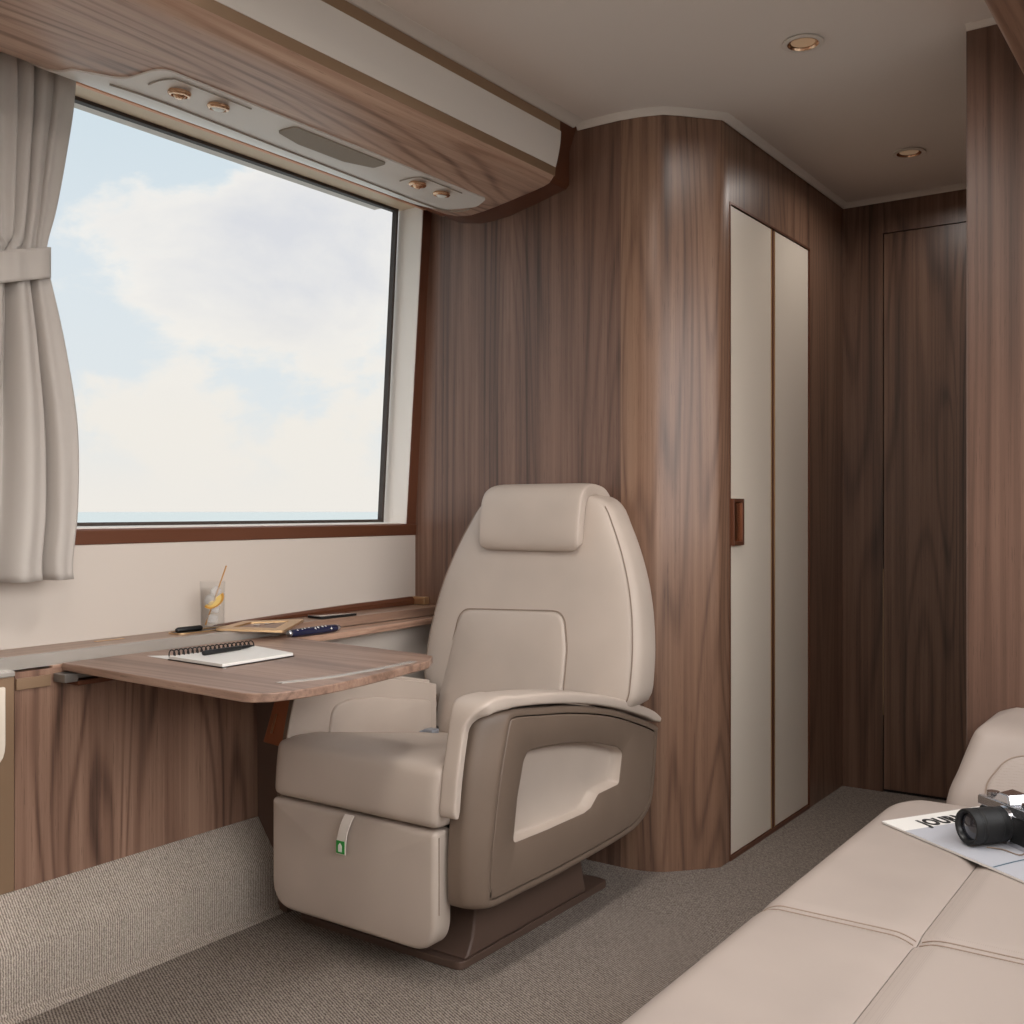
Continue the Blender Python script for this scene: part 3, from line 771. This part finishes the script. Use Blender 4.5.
# backrest: stacked rounded sections
HW = [(.36, .315), (.50, .318), (.53, .330), (.555, .372), (.58, .386), (.62, .389), (.7, .387), (.8, .374), (.88, .355), (.95, .330), (1.01, .303), (1.06, .276), (1.10, .253), (1.125, .228), (1.138, .202)]
RW = [(.42, .0), (.7, .008), (.9, .016), (1.06, .022), (1.138, .02)]
def bxf(z): return 2.552 + (z - .5) * .205
BT = .086
def back_sec(z, hw, sh=0.0, n=64, t=BT):
    out = []
    for a, b in sell(n, 5.0, 1.0, 1.0):
        # b -> depth (-1 front .. 1 rear)
        w_ = hw - interp(RW, z) * (b + 1) / 2
        out.append((bxf(z) + t + b * (t - sh) + .02 * (1 - abs(a) ** 2) * (-.3 if b < 0 else 0), CY + a * (w_ - sh), z))
    return out
zz = [.36 + .02 * k for k in range(39)] + [1.13, 1.138]
rg = [back_sec(z, sinterp(HW, z)) for z in zz if z <= 1.1385]
for dz, sh in ((.004, .008), (.007, .02), (.0085, .045), (.009, .065)):
    rg.append([(x, CY + (y - CY) * (1 - sh * 2.2), 1.138 + dz) for x, y, z in back_sec(1.138, .202, min(sh, .06))])
br = obj('backrest', loft(rg), 'leather', ac, sharp=80)
for s in (-1, 1):
    pts = []
    for k in range(34):
        z = .50 + k * .0185
        hw = sinterp(HW, z); a = .945; b = -(1 - a ** 5) ** (1 / 5)
        pts.append((bxf(z) + BT + b * BT - .003, CY + s * a * (hw - interp(RW, z) * (b + 1) / 2) , z))
    obj('seam_piping', tube(pts, .0017, seg=6), 'seam', br)
def bk(u, v, d):
    hw = sinterp(HW, v); a = min(.97, abs(u - CY) / hw); b = (1 - a ** 5) ** (1 / 5)
    return (bxf(v) + BT - b * BT - .006 * (1 - a * a) - d, u, v)
# lumbar pad: raised outline laid on the front
lo_ = fillet([(2.094, .40), (2.075, .52), (2.020, .790), (1.646, .803), (1.622, .70), (1.618, .40)], [.01, .2, .05, .05, .2, .01], 7)
def lay_panel(outline, fn, h, bulge, er=.012, rings=6):
    n = len(outline); c = sum((Vector(p) for p in outline), Vector((0, 0))) / n
    R = [[fn(u, v, -.006) for u, v in outline], [fn(u, v, .001) for u, v in outline]]
    for k in range(1, 4):
        f = k / 3
        R.append([fn(*(Vector(p) + (c - Vector(p)).normalized() * er * f), .001 + h * math.sin(f * PI / 2)) for p in outline])
    for k in range(1, rings + 1):
        f = k / rings
        R.append([fn(*((Vector(p) + (c - Vector(p)).normalized() * er).lerp(c, f * .985)), .001 + h + bulge * (1 - (1 - f) ** 2)) for p in outline])
    return loft(R)
lp = obj('lumbar_pad', lay_panel(lo_, bk, .007, .010), 'leather', ac, sharp=80)
sm = [(2.068, .40), (2.018, .788), (1.672, .800), (1.648, .70), (1.644, .40)]
obj('seam_piping', tube([bk(u, v, .0015) for u, v in fillet([(2.097, .40), (2.078, .52), (2.023, .794), (1.643, .807), (1.619, .70), (1.615, .40)], [0, .2, .05, .05, .2, 0], 7)], .0018, seg=6), 'seam', lp)
# headrest wrapping over the top
hp = [(-.004, .990), (-.014, 1.0), (-.022, 1.03), (-.026, 1.08), (-.024, 1.125), (-.007, 1.150), (.03, 1.160), (.075, 1.159), (.115, 1.148), (.146, 1.12), (.152, 1.07)]
hp = [(bxf(z) + dx, z) for dx, z in hp]
hpc = catmull([(x, z, 0) for x, z in hp], 4); nh = len(hpc); rg = []
for i, p in enumerate(hpc):
    d_ = (hpc[min(i + 1, nh - 1)] - hpc[max(i - 1, 0)]).normalized(); nx, nz = -d_.y, d_.x   # outward = left of travel
    f = i / (nh - 1)
    hw_ = .181 - .045 * max(0, 1 - f / .11) ** 2 - .004 * max(0, 1 - f / .25) - .010 * max(0, min(1, (f - .45) / .2))
    th = .021 * min(1, .35 + f / .05) * (1 - .35 * max(0, (f - .55) / .45))
    rg.append([(p.x + nx * b, CY + a, p.y + nz * b) for a, b in sell(56, 9.0, hw_, th)])
hr = obj('headrest', loft(rg), 'leather', ac, sharp=80)

# arms
OUT = [(1.905, .205), (1.925, .190), (1.965, .186), (2.05, .186), (2.20, .184), (2.35, .186), (2.50, .190), (2.62, .197), (2.68, .210), (2.725, .232), (2.752, .268), (2.768, .33), (2.780, .41), (2.786, .452), (2.778, .470),
       (2.66, .514), (2.5, .562), (2.3, .600), (2.15, .617), (2.05, .626), (1.985, .628), (1.958, .615), (1.942, .57), (1.925, .50), (1.910, .40), (1.902, .30)]
OUT = [(p.x, p.y) for p in catmull([(a, b, 0) for a, b in OUT], 3, closed=True)]
def front_shift(x, z, amt):
    k = max(0.0, min(1.0, 1 - (x - 1.90) / .34))
    amt *= max(.42, min(.95, .48 + .42 * (z - .25) / .37))
    return x + amt * k * k * (3 - 2 * k)
def inset2(out, dist):
    n = len(out); res = []
    for i in range(n):
        a = (Vector(out[(i + 1) % n]) - Vector(out[i - 1])).normalized(); nn = Vector((-a.y, a.x))
        res.append((out[i][0] + nn.x * dist, out[i][1] + nn.y * dist))
    return res
if sum(OUT[i][0] * OUT[(i + 1) % len(OUT)][1] - OUT[(i + 1) % len(OUT)][0] * OUT[i][1] for i in range(len(OUT))) < 0: OUT = OUT[::-1]
OUT2 = [(front_shift(x, z, .075), z) for x, z in OUT]         # outer face outline
PAN = inset2(OUT2, .020)
WIN = fillet([(2.046, .318), (2.372, .312), (2.412, .316), (2.447, .345), (2.560, .350), (2.578, .432), (2.545, .452), (2.42, .488), (2.298, .508), (2.20, .518), (2.122, .522), (2.090, .50), (2.066, .425)],
             [.012, .02, .02, .02, .014, .016, .03, .1, .1, .1, .03, .03, .1], 4)
# the lower edge of the opening climbs towards the rear with a step
WIN = fillet([(2.047, .313), (2.20, .309), (2.372, .309), (2.405, .315), (2.445, .343), (2.556, .346), (2.576, .430), (2.548, .450), (2.42, .486), (2.298, .507), (2.18, .519), (2.112, .522), (2.092, .50), (2.066, .42)],
             [.014, 0, .02, .02, .02, .014, .016, .03, .1, .1, .05, .02, .02, .1], 4)
def clip_x(out, xm):
    res = []
    for i, p in enumerate(out):
        q = out[(i + 1) % len(out)]
        if p[0] <= xm: res.append(p)
        if (p[0] - xm) * (q[0] - xm) < 0:
            t = (xm - p[0]) / (q[0] - p[0]); res.append((xm, p[1] + (q[1] - p[1]) * t))
    return res
def make_left_arm():
    a = thing('arm', None, None, (2.2, 2.07, .18)); a.parent = ac; a.location = Vector((2.2, 2.07, .18)) - ac.location
    o = clip_x(OUT, 2.52)
    obj('arm_shell', prism(inset2(o, .004), XZ, 2.0585, 2.088), 'taupe', a, bevel=.003, label='taupe outer shell')
    obj('inner_lining', prism(clip_x(inset2(OUT, -.012), 2.525), XZ, 2.0515, 2.0582), 'leather', a, bevel=.003)
    obj('arm_pad', prism(clip_x(inset2(OUT, -.014), 2.50)[0:0] or [(2.50, .55), (2.50, .583), (2.35, .614), (2.2, .636), (2.08, .648), (1.99, .653), (1.95, .650), (1.95, .62), (1.985, .629), (2.05, .627), (2.15, .618), (2.3, .601)], XZ, 2.0584, 2.09), 'leather', a, bevel=.003, label='cream padded armrest')
    ip_ = fillet([(2.05, .43), (2.075, .568), (2.14, .577), (2.25, .567), (2.49, .524), (2.49, .40)], [.01, .04, .04, .2, .02, .01], 6)
    obj('inner_pad', puff_panel(ip_, XZ, 2.043, 2.0525, .004, .006), 'leather', a, sharp=60)
def make_arm(mir, cn):
    Y = (lambda y: 2.058 + (1.512 - y) * .36) if mir else (lambda y: y)
    def ring(out, y): return [(x, Y(y), z) for x, z in out]
    R = [ring(OUT, 1.512)]
    for y, a in ((1.480, 0), (1.470, .004), (1.458, .018), (1.446, .042), (1.438, .060)):
        R.append(ring([(front_shift(x, z, a), z) for x, z in OUT], y))
    R.append(ring(inset2([(front_shift(x, z, .070), z) for x, z in OUT], .001), 1.4335))
    R.append(ring(inset2(OUT2, .004), 1.4305))
    R.append(ring(inset2(OUT2, .010), 1.430))
    R.append(ring(inset2(OUT2, .0165), 1.431))
    R.append(ring(inset2(OUT2, .0175), 1.445))
    bm = bmesh.new(); loft(R, True, False, bm)
    bm.verts.ensure_lookup_table(); n = len(OUT)
    bm.faces.new([bm.verts[i] for i in range(n)])
    a = thing('arm', None, None, (2.3, Y(1.47), .18)); a.parent = ac; a.location = Vector((2.3, Y(1.47), .18)) - ac.location
    obj('arm_shell', bm, 'taupe', a, sharp=50, label='taupe outer shell')
    # side panel with the opening
    bm = bmesh.new()
    def loop(pts, y): return [bm.verts.new((x, Y(y), z)) for x, z in pts]
    pf, pb_ = loop(inset2(OUT2, .0225), 1.4305), loop(PAN, 1.446); pm = loop(inset2(OUT2, .0205), 1.4325)
    wf_, wm_, wb_ = loop(inset2(WIN, -.003), 1.4305), loop(WIN, 1.4325), loop(WIN, 1.446)
    for A_, B_ in ((pb_, pm), (pm, pf), (wf_, wm_), (wm_, wb_)):
        for i in range(len(A_)): bm.faces.new((A_[i], A_[(i + 1) % len(A_)], B_[(i + 1) % len(B_)], B_[i]))
    edges = [e for e in bm.edges if all(v in set(pf) for v in e.verts) or all(v in set(wf_) for v in e.verts)]
    bmesh.ops.triangle_fill(bm, edges=edges, use_beauty=True)
    obj('side_panel', bm, 'taupe', a, sharp=40, label='taupe panel round the armrest pocket')
    # pocket lining
    wi = inset2(WIN, .004)
    bm = loft([[(x, Y(1.433), z) for x, z in inset2(WIN, .0008)], [(x, Y(1.462), z) for x, z in inset2(WIN, .004)], [(x, Y(1.466), z) for x, z in inset2(WIN, .010)]], True, False)
    bm.verts.ensure_lookup_table(); n = len(WIN); bm.faces.new([bm.verts[2 * n + i] for i in range(n)])
    obj('pocket_lining', bm, 'leather', a, sharp=50, label='cream leather lining of the side pocket')
    # cream pad over the top and down the front
    pth = [(2.792, .486), (2.72, .516), (2.62, .548), (2.5, .581), (2.35, .612), (2.2, .634), (2.08, .646), (1.99, .651), (1.945, .646), (1.922, .622), (1.908, .57), (1.893, .50), (1.884, .44), (1.880, .405)]
    if mir: pth = pth[:8]
    pc = catmull([(x, z, 0) for x, z in pth], 5); n = len(pc); rg = []
    for i, p in enumerate(pc):
        d_ = (pc[min(i + 1, n - 1)] - pc[max(i - 1, 0)]).normalized(); nx, nz = d_.y, -d_.x
        f = i / (n - 1)
        fr = max(0, min(1, (f - .60) / .14)); fr = fr * fr * (3 - 2 * fr)
        y0 = 1.424 + (1.468 - 1.424) * fr; y1 = (1.503 if mir else 1.522) + (1.514 - 1.522) * fr
        th = (.015 if f < .5 else .018 - .006 * fr); th *= min(1, .55 + 12 * min(f, 1 - f))
        yc, hy = (y0 + y1) / 2, (y1 - y0) / 2
        rg.append([(p.x - nx * b, Y(yc + aa), p.y - nz * b) for aa, b in sell(40, 5.5, hy, th)])
    obj('arm_pad', loft(rg), 'leather', a, sharp=80, label='cream padded armrest')
    return a
make_arm(False, 0); make_left_arm()
bk_ = bmesh.new(); add_box(bk_, (2.44, 2.00, .432), (2.475, 2.035, .446)); add_box(bk_, (2.43, 2.035, .433), (2.46, 2.05, .441))
obj('belt_buckle', bk_, 'buckle', ac, bevel=.004, label='grey metal seat belt buckle')

# ------------------------------------------------------------------ sofa
SZ = .440
sf = thing('sofa', 'wide cream leather sofa with stitched seams in the right foreground', 'sofa', (1.3, .25, 0))
obj('plinth', box((.25, -.22, .0005), (2.46, .60, .27)), 'base_brown', sf, bevel=.01)
YS, XS = .427, 1.70
def seat_h(x, y):
    gx = min(1, abs(x - XS) / .035) if True else 1
    gy = min(1, abs(y - YS) / .040)
    h = SZ + .003 - .009 * (1 - gx) ** 2 - .011 * (1 - gy) ** 2
    return h
X0S, X1S, Y1S = .25, 2.53, .696
def seat_surface(ya, yb, mat, name, edge):
    NX, NY = 150, 30
    bm = bmesh.new(); G = []
    for i in range(NX + 1):
        x = X0S + (X1S - X0S) * i / NX; row = []
        lim = yb
        if edge:   # rounded corner in plan at the far end
            dx = max(0, x - (X1S - .10)); lim = yb - .10 + math.sqrt(max(0, .10 ** 2 - dx * dx)) if dx > 0 else yb
        for j in range(NY + 1):
            f = j / NY; f = 1 - (1 - f) ** 1.7 if edge else f
            y = ya + (lim - ya) * f
            z = seat_h(x, y)
            if edge:
                R = .055; e = lim - y
                if e < R: z -= R - math.sqrt(max(0, R * R - (R - e) ** 2))
            ex = X1S - x
            if ex < .03: z -= .03 - math.sqrt(max(0, .03 ** 2 - (.03 - ex) ** 2))
            row.append(bm.verts.new((x, y, z)))
        if edge:
            for q in ((lim, .36), (lim - .004, .29), (lim - .02, .272), (ya, .272)): row.append(bm.verts.new((x, q[0], q[1])))
        else:
            row.append(bm.verts.new((x, yb, .272))); row.append(bm.verts.new((x, ya, .272)))
        G.append(row)
    n = len(G[0])
    for a, b in zip(G, G[1:]):
        for j in range(n): bm.faces.new((a[j], a[(j + 1) % n], b[(j + 1) % n], b[j]))
    bm.faces.new(G[0]); bm.faces.new(G[-1][::-1])
    return obj(name, bm, mat, sf, sharp=60)
sb1 = seat_surface(YS + .0008, Y1S, 'sofa_leather', 'seat_front_bolster', True)
sb2 = seat_surface(-.22, YS - .0008, 'perforated', 'seat_centre', False)
def st_line(fn, n=70, r=.0012): return tube([fn(i / n) for i in range(n + 1)], r, seg=5)
def surf_z(x, y):
    z = seat_h(x, y); e = Y1S - y; R = .055
    if e < R: z -= R - math.sqrt(max(0, R * R - (R - e) ** 2))
    return z
for dx in (-.009, .009):
    obj('stitching', st_line(lambda t: (XS + dx, YS + .004 + (Y1S - .012 - YS) * t, surf_z(XS + dx, YS + .004 + (Y1S - .012 - YS) * t) + .0004)), 'seam_sofa', sb1)
    obj('stitching', st_line(lambda t: (XS + dx, -.2 + (YS + .195) * t, surf_z(XS + dx, -.2 + (YS + .195) * t) + .0004)), 'seam_sofa', sb2)
# end arm
EA = [(.30, 2.505, .590), (.44, 2.530, .578), (.50, 2.552, .560), (.55, 2.578, .545), (.575, 2.592, .537), (.590, 2.607, .530), (.601, 2.640, .518), (.608, 2.70, .502), (.613, 2.76, .488), (.616, 2.80, .478)]
# sections run along the front face from floor up, then over the top
rg = []
EAc = catmull([(x, z, y) for z, x, y in EA], 4)
for p in EAc:
    x, z, y1 = p.x, p.y, p.z
    rr = .035
    sec = [(x, -.22, z)] + [(x, -.22 + (y1 - rr + .22) * k / 8, z) for k in range(1, 9)]
    for k in range(1, 7):
        a = k / 6 * PI / 2; sec.append((x + rr * (1 - math.cos(a)), y1 - rr + rr * math.sin(a), z - .0 * k))
    sec += [(2.8375, y1, z), (2.8375, -.22, z)]
    rg.append(sec)
obj('end_arm', loft(rg), 'sofa_leather', sf, sharp=60)
# round stitched inset on the arm face
def armf(u, v, d):
    pts = [(p.y, p.x) for p in EAc]; x = interp(sorted(pts), v)
    return (x - d, u, v)
ci = fillet([(.49, .38), (.492, .49), (.455, .545), (.38, .565), (.0, .565), (.0, .38)], [.01, .06, .06, .04, .02, .02], 7)
q = obj('arm_inset', lay_panel(ci, armf, .004, .006, er=.01), 'perforated', sf, sharp=80)
obj('stitching', tube([armf(u, v, .0015) for u, v in ci], .0016, seg=5, closed=True), 'seam_sofa', q)

# ------------------------------------------------------------------ magazine and camera on the sofa
ZM = .4445
mg = thing('magazine', 'white magazine with bold black title lying on the sofa', 'magazine', (2.15, .45, ZM))
m0 = Vector((2.262, .640)); ux = Vector((.855, -.518)).normalized(); uy = Vector((-ux.y, ux.x)) * -1
uy = Vector((-.585, -.812)).normalized()
W_, H_ = .29, .42
def mp(u, v, d): p = m0 + ux * u + uy * v; return (p.x, p.y, d)
obj('cover', prism(fillet([(0, 0), (W_, 0), (W_, H_), (0, H_)], .003, 3), mp, ZM, ZM + .004), 'paper', mg)
obj('cover_picture', prism([(.0, .072), (W_, .072), (W_, .405), (.0, .405)], mp, ZM + .0041, ZM + .0044), 'paper_blue', mg)
bm = bmesh.new()
lp_ = catmull([(.002, .304, 0), (.06, .298, 0), (.13, .294, 0), (.24, .28, 0)], 5)
for a, b in zip(lp_, lp_[1:]):
    vs = [bm.verts.new(mp(*q, ZM + .0047)) for q in ((a.x, a.y), (b.x, b.y), (b.x, b.y + .004), (a.x, a.y + .004))]; bm.faces.new(vs)
obj('cover_line', bm, 'teal_ink', mg)
fc = bpy.data.curves.new('title', 'FONT'); fc.body = 'JOURNAL'; fc.size = .052; fc.extrude = .0002; fc.space_character = 1.08; fc.offset = .0022
to_ = bpy.data.objects.new('title', fc); COL.objects.link(to_)
bpy.context.view_layer.update()
dg = bpy.context.evaluated_depsgraph_get(); me = bpy.data.meshes.new_from_object(to_.evaluated_get(dg))
bpy.data.objects.remove(to_); bm = bmesh.new(); bm.from_mesh(me)
wx = max(v.co.x for v in bm.verts); kx = .172 / wx
for v in bm.verts: u, vv, d_ = v.co.x * kx + .066, .066 - v.co.y * 1.05, v.co.z; v.co = Vector(mp(u, vv, ZM + .0046 + d_))
obj('title_lettering', bm, 'ink', mg)

cm = thing('film_camera', 'silver and black film camera with a large lens on the magazine', 'camera', (2.25, .42, ZM + .005))
# local frame: ax = lens axis (forward), ay = sideways along the body, az = up
CB = Vector((2.247, .406, ZM + .0048))
ax = Vector((-.76, .65, 0)); ay = Vector((.65, .76, 0)); az = Vector((0, 0, 1))
def cl(a, b, c): return CB + ax * a + ay * b + az * c
def cprism(pts, d0, d1): return prism(pts, lambda u, v, d: cl(d, u, v), d0, d1)
obj('body', cprism(fillet([(-.070, .0), (.070, .0), (.070, .058), (-.070, .058)], .012, 5), -.040, -.002), 'black_leatherette', cm, bevel=.004)
obj('bottom_plate', cprism(fillet([(-.071, .0), (.071, .0), (.071, .009), (-.071, .009)], .004, 3), -.041, -.001), 'chrome', cm)
obj('top_plate', cprism(fillet([(-.071, .0585), (.071, .0585), (.071, .078), (-.071, .078)], [0, 0, .006, .006], 4), -.041, -.001), 'chrome', cm, bevel=.002)
bm = loft([[cl(-.044, -.032, .0785), cl(.002, -.026, .0785), cl(.002, .026, .0785), cl(-.044, .032, .0785)], [cl(-.042, -.020, .098), cl(-.004, -.012, .096), cl(-.004, .012, .096), cl(-.042, .020, .098)]])
obj('prism_housing', bm, 'chrome', cm, bevel=.003)
obj('film_dial', lathe([(0, 0), (.013, 0), (.013, .008), (.011, .010), (0, .010)], cl(-.02, -.05, .0785), (0, 0, 1), 24), 'chrome', cm)
obj('shutter_dial', lathe([(0, 0), (.012, 0), (.012, .009), (0, .009)], cl(-.02, .048, .0785), (0, 0, 1), 24), 'chrome', cm)
ln = obj('lens_barrel', lathe([(.031, -.001), (.033, .004), (.033, .018), (.0345, .02), (.0345, .055), (.033, .057), (.033, .062), (.0345, .064), (.0345, .078), (.0335, .080), (.0295, .080), (.0285, .074), (.026, .068), (.0, .067)], cl(0, 0, .037), ax, 40, caps=False), 'black_leatherette', cm, sharp=30, label='black lens barrel')
obj('mount_ring', lathe([(.030, -.0015), (.0355, -.001), (.0355, .0035), (.030, .0035)], cl(0, 0, .037), ax, 36), 'chrome', cm)
obj('front_glass', lathe([(0, .075), (.012, .0745), (.0245, .071), (.0255, .068)], cl(0, 0, .037), ax, 32, caps=False), 'lens_glass', ln)
obj('front_ring', lathe([(.0262, .0725), (.0283, .0775), (.0292, .0795), (.0272, .0775), (.0255, .0725)], cl(0, 0, .037), ax, 36, caps=False), 'lens_ring', ln)
sp_ = catmull([cl(-.02, -.0725, .06), cl(.005, -.088, .03), cl(.02, -.080, .003), cl(.03, -.04, .0017), cl(.05, -.02, .0017)], 6)
obj('strap_cord', tube(sp_, .0014, seg=6), 'seam', cm)

# ------------------------------------------------------------------ ceiling downlights
for i, (x, y, lab) in enumerate(((2.69, .962, 'copper ceiling downlight nearer the camera, left of the partition'), (3.721, .962, 'farther copper ceiling downlight, in front of the dark end door'))):
    dl = thing('ceiling_downlight', lab, 'downlight', (x, y, CEIL - .01), 'ceiling downlights')
    obj('bezel', lathe([(.046, .0), (.052, -.002), (.053, -.006), (.049, -.007), (.040, -.0065)], (x, y, CEIL), seg=40, caps=False), 'cove', dl)
    obj('reflector', lathe([(.040, -.007), (.0385, -.0068), (.036, -.002), (.031, -.001)], (x, y, CEIL - .0002), seg=36, caps=False), 'copper', dl)
    obj('lamp_lens', lathe([(0, -.0018), (.0305, -.0018), (.0305, -.0008), (0, -.0008)], (x, y, CEIL - .0002), seg=32), 'lamp_lens', dl)
# the lamps: the two downlights, plus unseen ones added further back for top light
for x, y, e in ((2.69, .962, 2.6), (3.721, .962, 2.4), (1.66, .962, 8), (.63, .962, 7), (-.2, .962, 4)):
    sp = bpy.data.lights.new('downlight_and_fill_lamp', 'AREA'); sp.energy = e; sp.shape = 'DISK'; sp.size = .16 if x > 3 else .30; sp.color = (1, .95, .90); sp.spread = math.radians(165)
    so2 = bpy.data.objects.new('downlight_and_fill_lamp', sp); COL.objects.link(so2); so2.location = (x, y, CEIL - .012)

# ------------------------------------------------------------------ sky
SUNSIDE = 5.2        # the half of the sky where the veiled sun stands
wl = bpy.data.worlds.new('sky'); SC.world = wl; wl.use_nodes = True; t = wl.node_tree; t.nodes.clear()
class WT(NT):
    def __init__(self, t): self.t = t
w_ = WT(t)
tc = w_.n('ShaderNodeTexCoord'); DIR = tc.outputs['Generated']
sx = w_.n('ShaderNodeSeparateXYZ'); w_.l(DIR, sx.inputs[0]); Z = sx.outputs[2]
def px_dir(u, v):
    fw = Vector((math.cos(yaw), math.sin(yaw), 0)); rt = Vector((math.sin(yaw), -math.cos(yaw), 0))
    return (fw + rt * ((u - 512) / F) + Vector((0, 0, -(v - V0) / F))).normalized()
mpn = w_.n('ShaderNodeMapping'); mpn.inputs['Scale'].default_value = (1, 1, 1.7); w_.l(DIR, mpn.inputs['Vector'])
n1 = w_.noise(mpn.outputs[0], 5.0, 8, .58, .3)
n2 = w_.noise(mpn.outputs[0], 14.0, 6, .6, .2)
def blob(u, v, rad, soft):
    d = px_dir(u, v); vm = w_.n('ShaderNodeVectorMath', operation='DISTANCE'); w_.l(DIR, vm.inputs[0]); vm.inputs[1].default_value = d
    mr = w_.n('ShaderNodeMapRange'); mr.interpolation_type = 'SMOOTHSTEP'; mr.inputs['From Min'].default_value = rad + soft; mr.inputs['From Max'].default_value = max(rad - soft, 0)
    w_.l(vm.outputs['Value'], mr.inputs['Value']); return mr.outputs[0]
def add(*xs):
    r = xs[0]
    for x in xs[1:]: r = w_.math('ADD', r, x)
    return r
def mul(a, b): return w_.math('MULTIPLY', a, b)
base = add(mul(n1, 1.5), mul(n2, .6), -.76)
pos = add(mul(blob(200, 230, .12, .07), .26), mul(blob(340, 250, .14, .10), .24), mul(blob(115, 190, .045, .03), .20), mul(blob(130, 440, .08, .05), .22), mul(blob(290, 450, .10, .06), .22), mul(blob(75, 390, .04, .03), .20))
neg = add(mul(blob(85, 125, .05, .05), .30), mul(blob(230, 350, .06, .05), .34), mul(blob(100, 330, .04, .04), .34), mul(blob(60, 60, .12, .1), .3), mul(blob(330, 360, .05, .05), .22))
cl_ = w_.math('SUBTRACT', add(base, pos), neg)
mrc = w_.n('ShaderNodeMapRange'); mrc.interpolation_type = 'SMOOTHSTEP'; mrc.inputs['From Min'].default_value = .33; mrc.inputs['From Max'].default_value = .56
w_.l(cl_, mrc.inputs['Value'])
skyc = w_.ramp(Z, [(0.0, lin((240, 236, 230))), (.06, lin((230, 235, 237))), (.22, lin((223, 232, 238))), (.40, lin((206, 223, 233))), (1.0, lin((150, 185, 215)))])
cshade = add(cl_, mul(n2, -.5), .22)
cloud = w_.ramp(cshade, [(.40, lin((250, 246, 240))), (.58, lin((240, 238, 236))), (.85, lin((224, 225, 230)))])
warm = w_.n('ShaderNodeMapRange'); warm.inputs['From Min'].default_value = .20; warm.inputs['From Max'].default_value = .08; w_.l(Z, warm.inputs['Value'])
cw = w_.n('ShaderNodeMixRGB'); w_.l(warm.outputs[0], cw.inputs[0]); w_.l(cloud, cw.inputs[1]); cw.inputs[2].default_value = lin((245, 240, 232))
mx = w_.n('ShaderNodeMixRGB'); w_.l(mrc.outputs[0], mx.inputs[0]); w_.l(skyc, mx.inputs[1]); w_.l(cw.outputs[0], mx.inputs[2])
# fade clouds into haze at the horizon
hz = w_.n('ShaderNodeMapRange'); hz.inputs['From Min'].default_value = .0; hz.inputs['From Max'].default_value = .10; w_.l(Z, hz.inputs['Value'])
mx2 = w_.n('ShaderNodeMixRGB'); w_.l(hz.outputs[0], mx2.inputs[0]); mx2.inputs[1].default_value = lin((243, 238, 231)); w_.l(mx.outputs[0], mx2.inputs[2])
bg = w_.n('ShaderNodeBackground'); bg.inputs['Strength'].default_value = 1.0; w_.l(mx2.outputs[0], bg.inputs[0])
vd = w_.n('ShaderNodeVectorMath', operation='DOT_PRODUCT'); w_.l(DIR, vd.inputs[0]); vd.inputs[1].default_value = Vector((-.12, -.90, .40)).normalized()
glow = w_.n('ShaderNodeMapRange'); glow.interpolation_type = 'SMOOTHSTEP'; glow.inputs['From Min'].default_value = -.35; glow.inputs['From Max'].default_value = 1.0
glow.inputs['To Min'].default_value = 0.0; glow.inputs['To Max'].default_value = SUNSIDE
w_.l(vd.outputs['Value'], glow.inputs['Value'])
bg2 = w_.n('ShaderNodeBackground'); bg2.inputs[0].default_value = (1, .98, .96, 1); w_.l(glow.outputs[0], bg2.inputs['Strength'])
ads = w_.n('ShaderNodeAddShader'); w_.l(bg.outputs[0], ads.inputs[0]); w_.l(bg2.outputs[0], ads.inputs[1])
out = w_.n('ShaderNodeOutputWorld'); w_.l(ads.outputs[0], out.inputs[0])

SC.view_settings.view_transform = 'Standard'; SC.view_settings.look = 'None'; SC.view_settings.gamma = 1; SC.view_settings.use_curve_mapping = False
SC.view_settings.exposure = 0.0
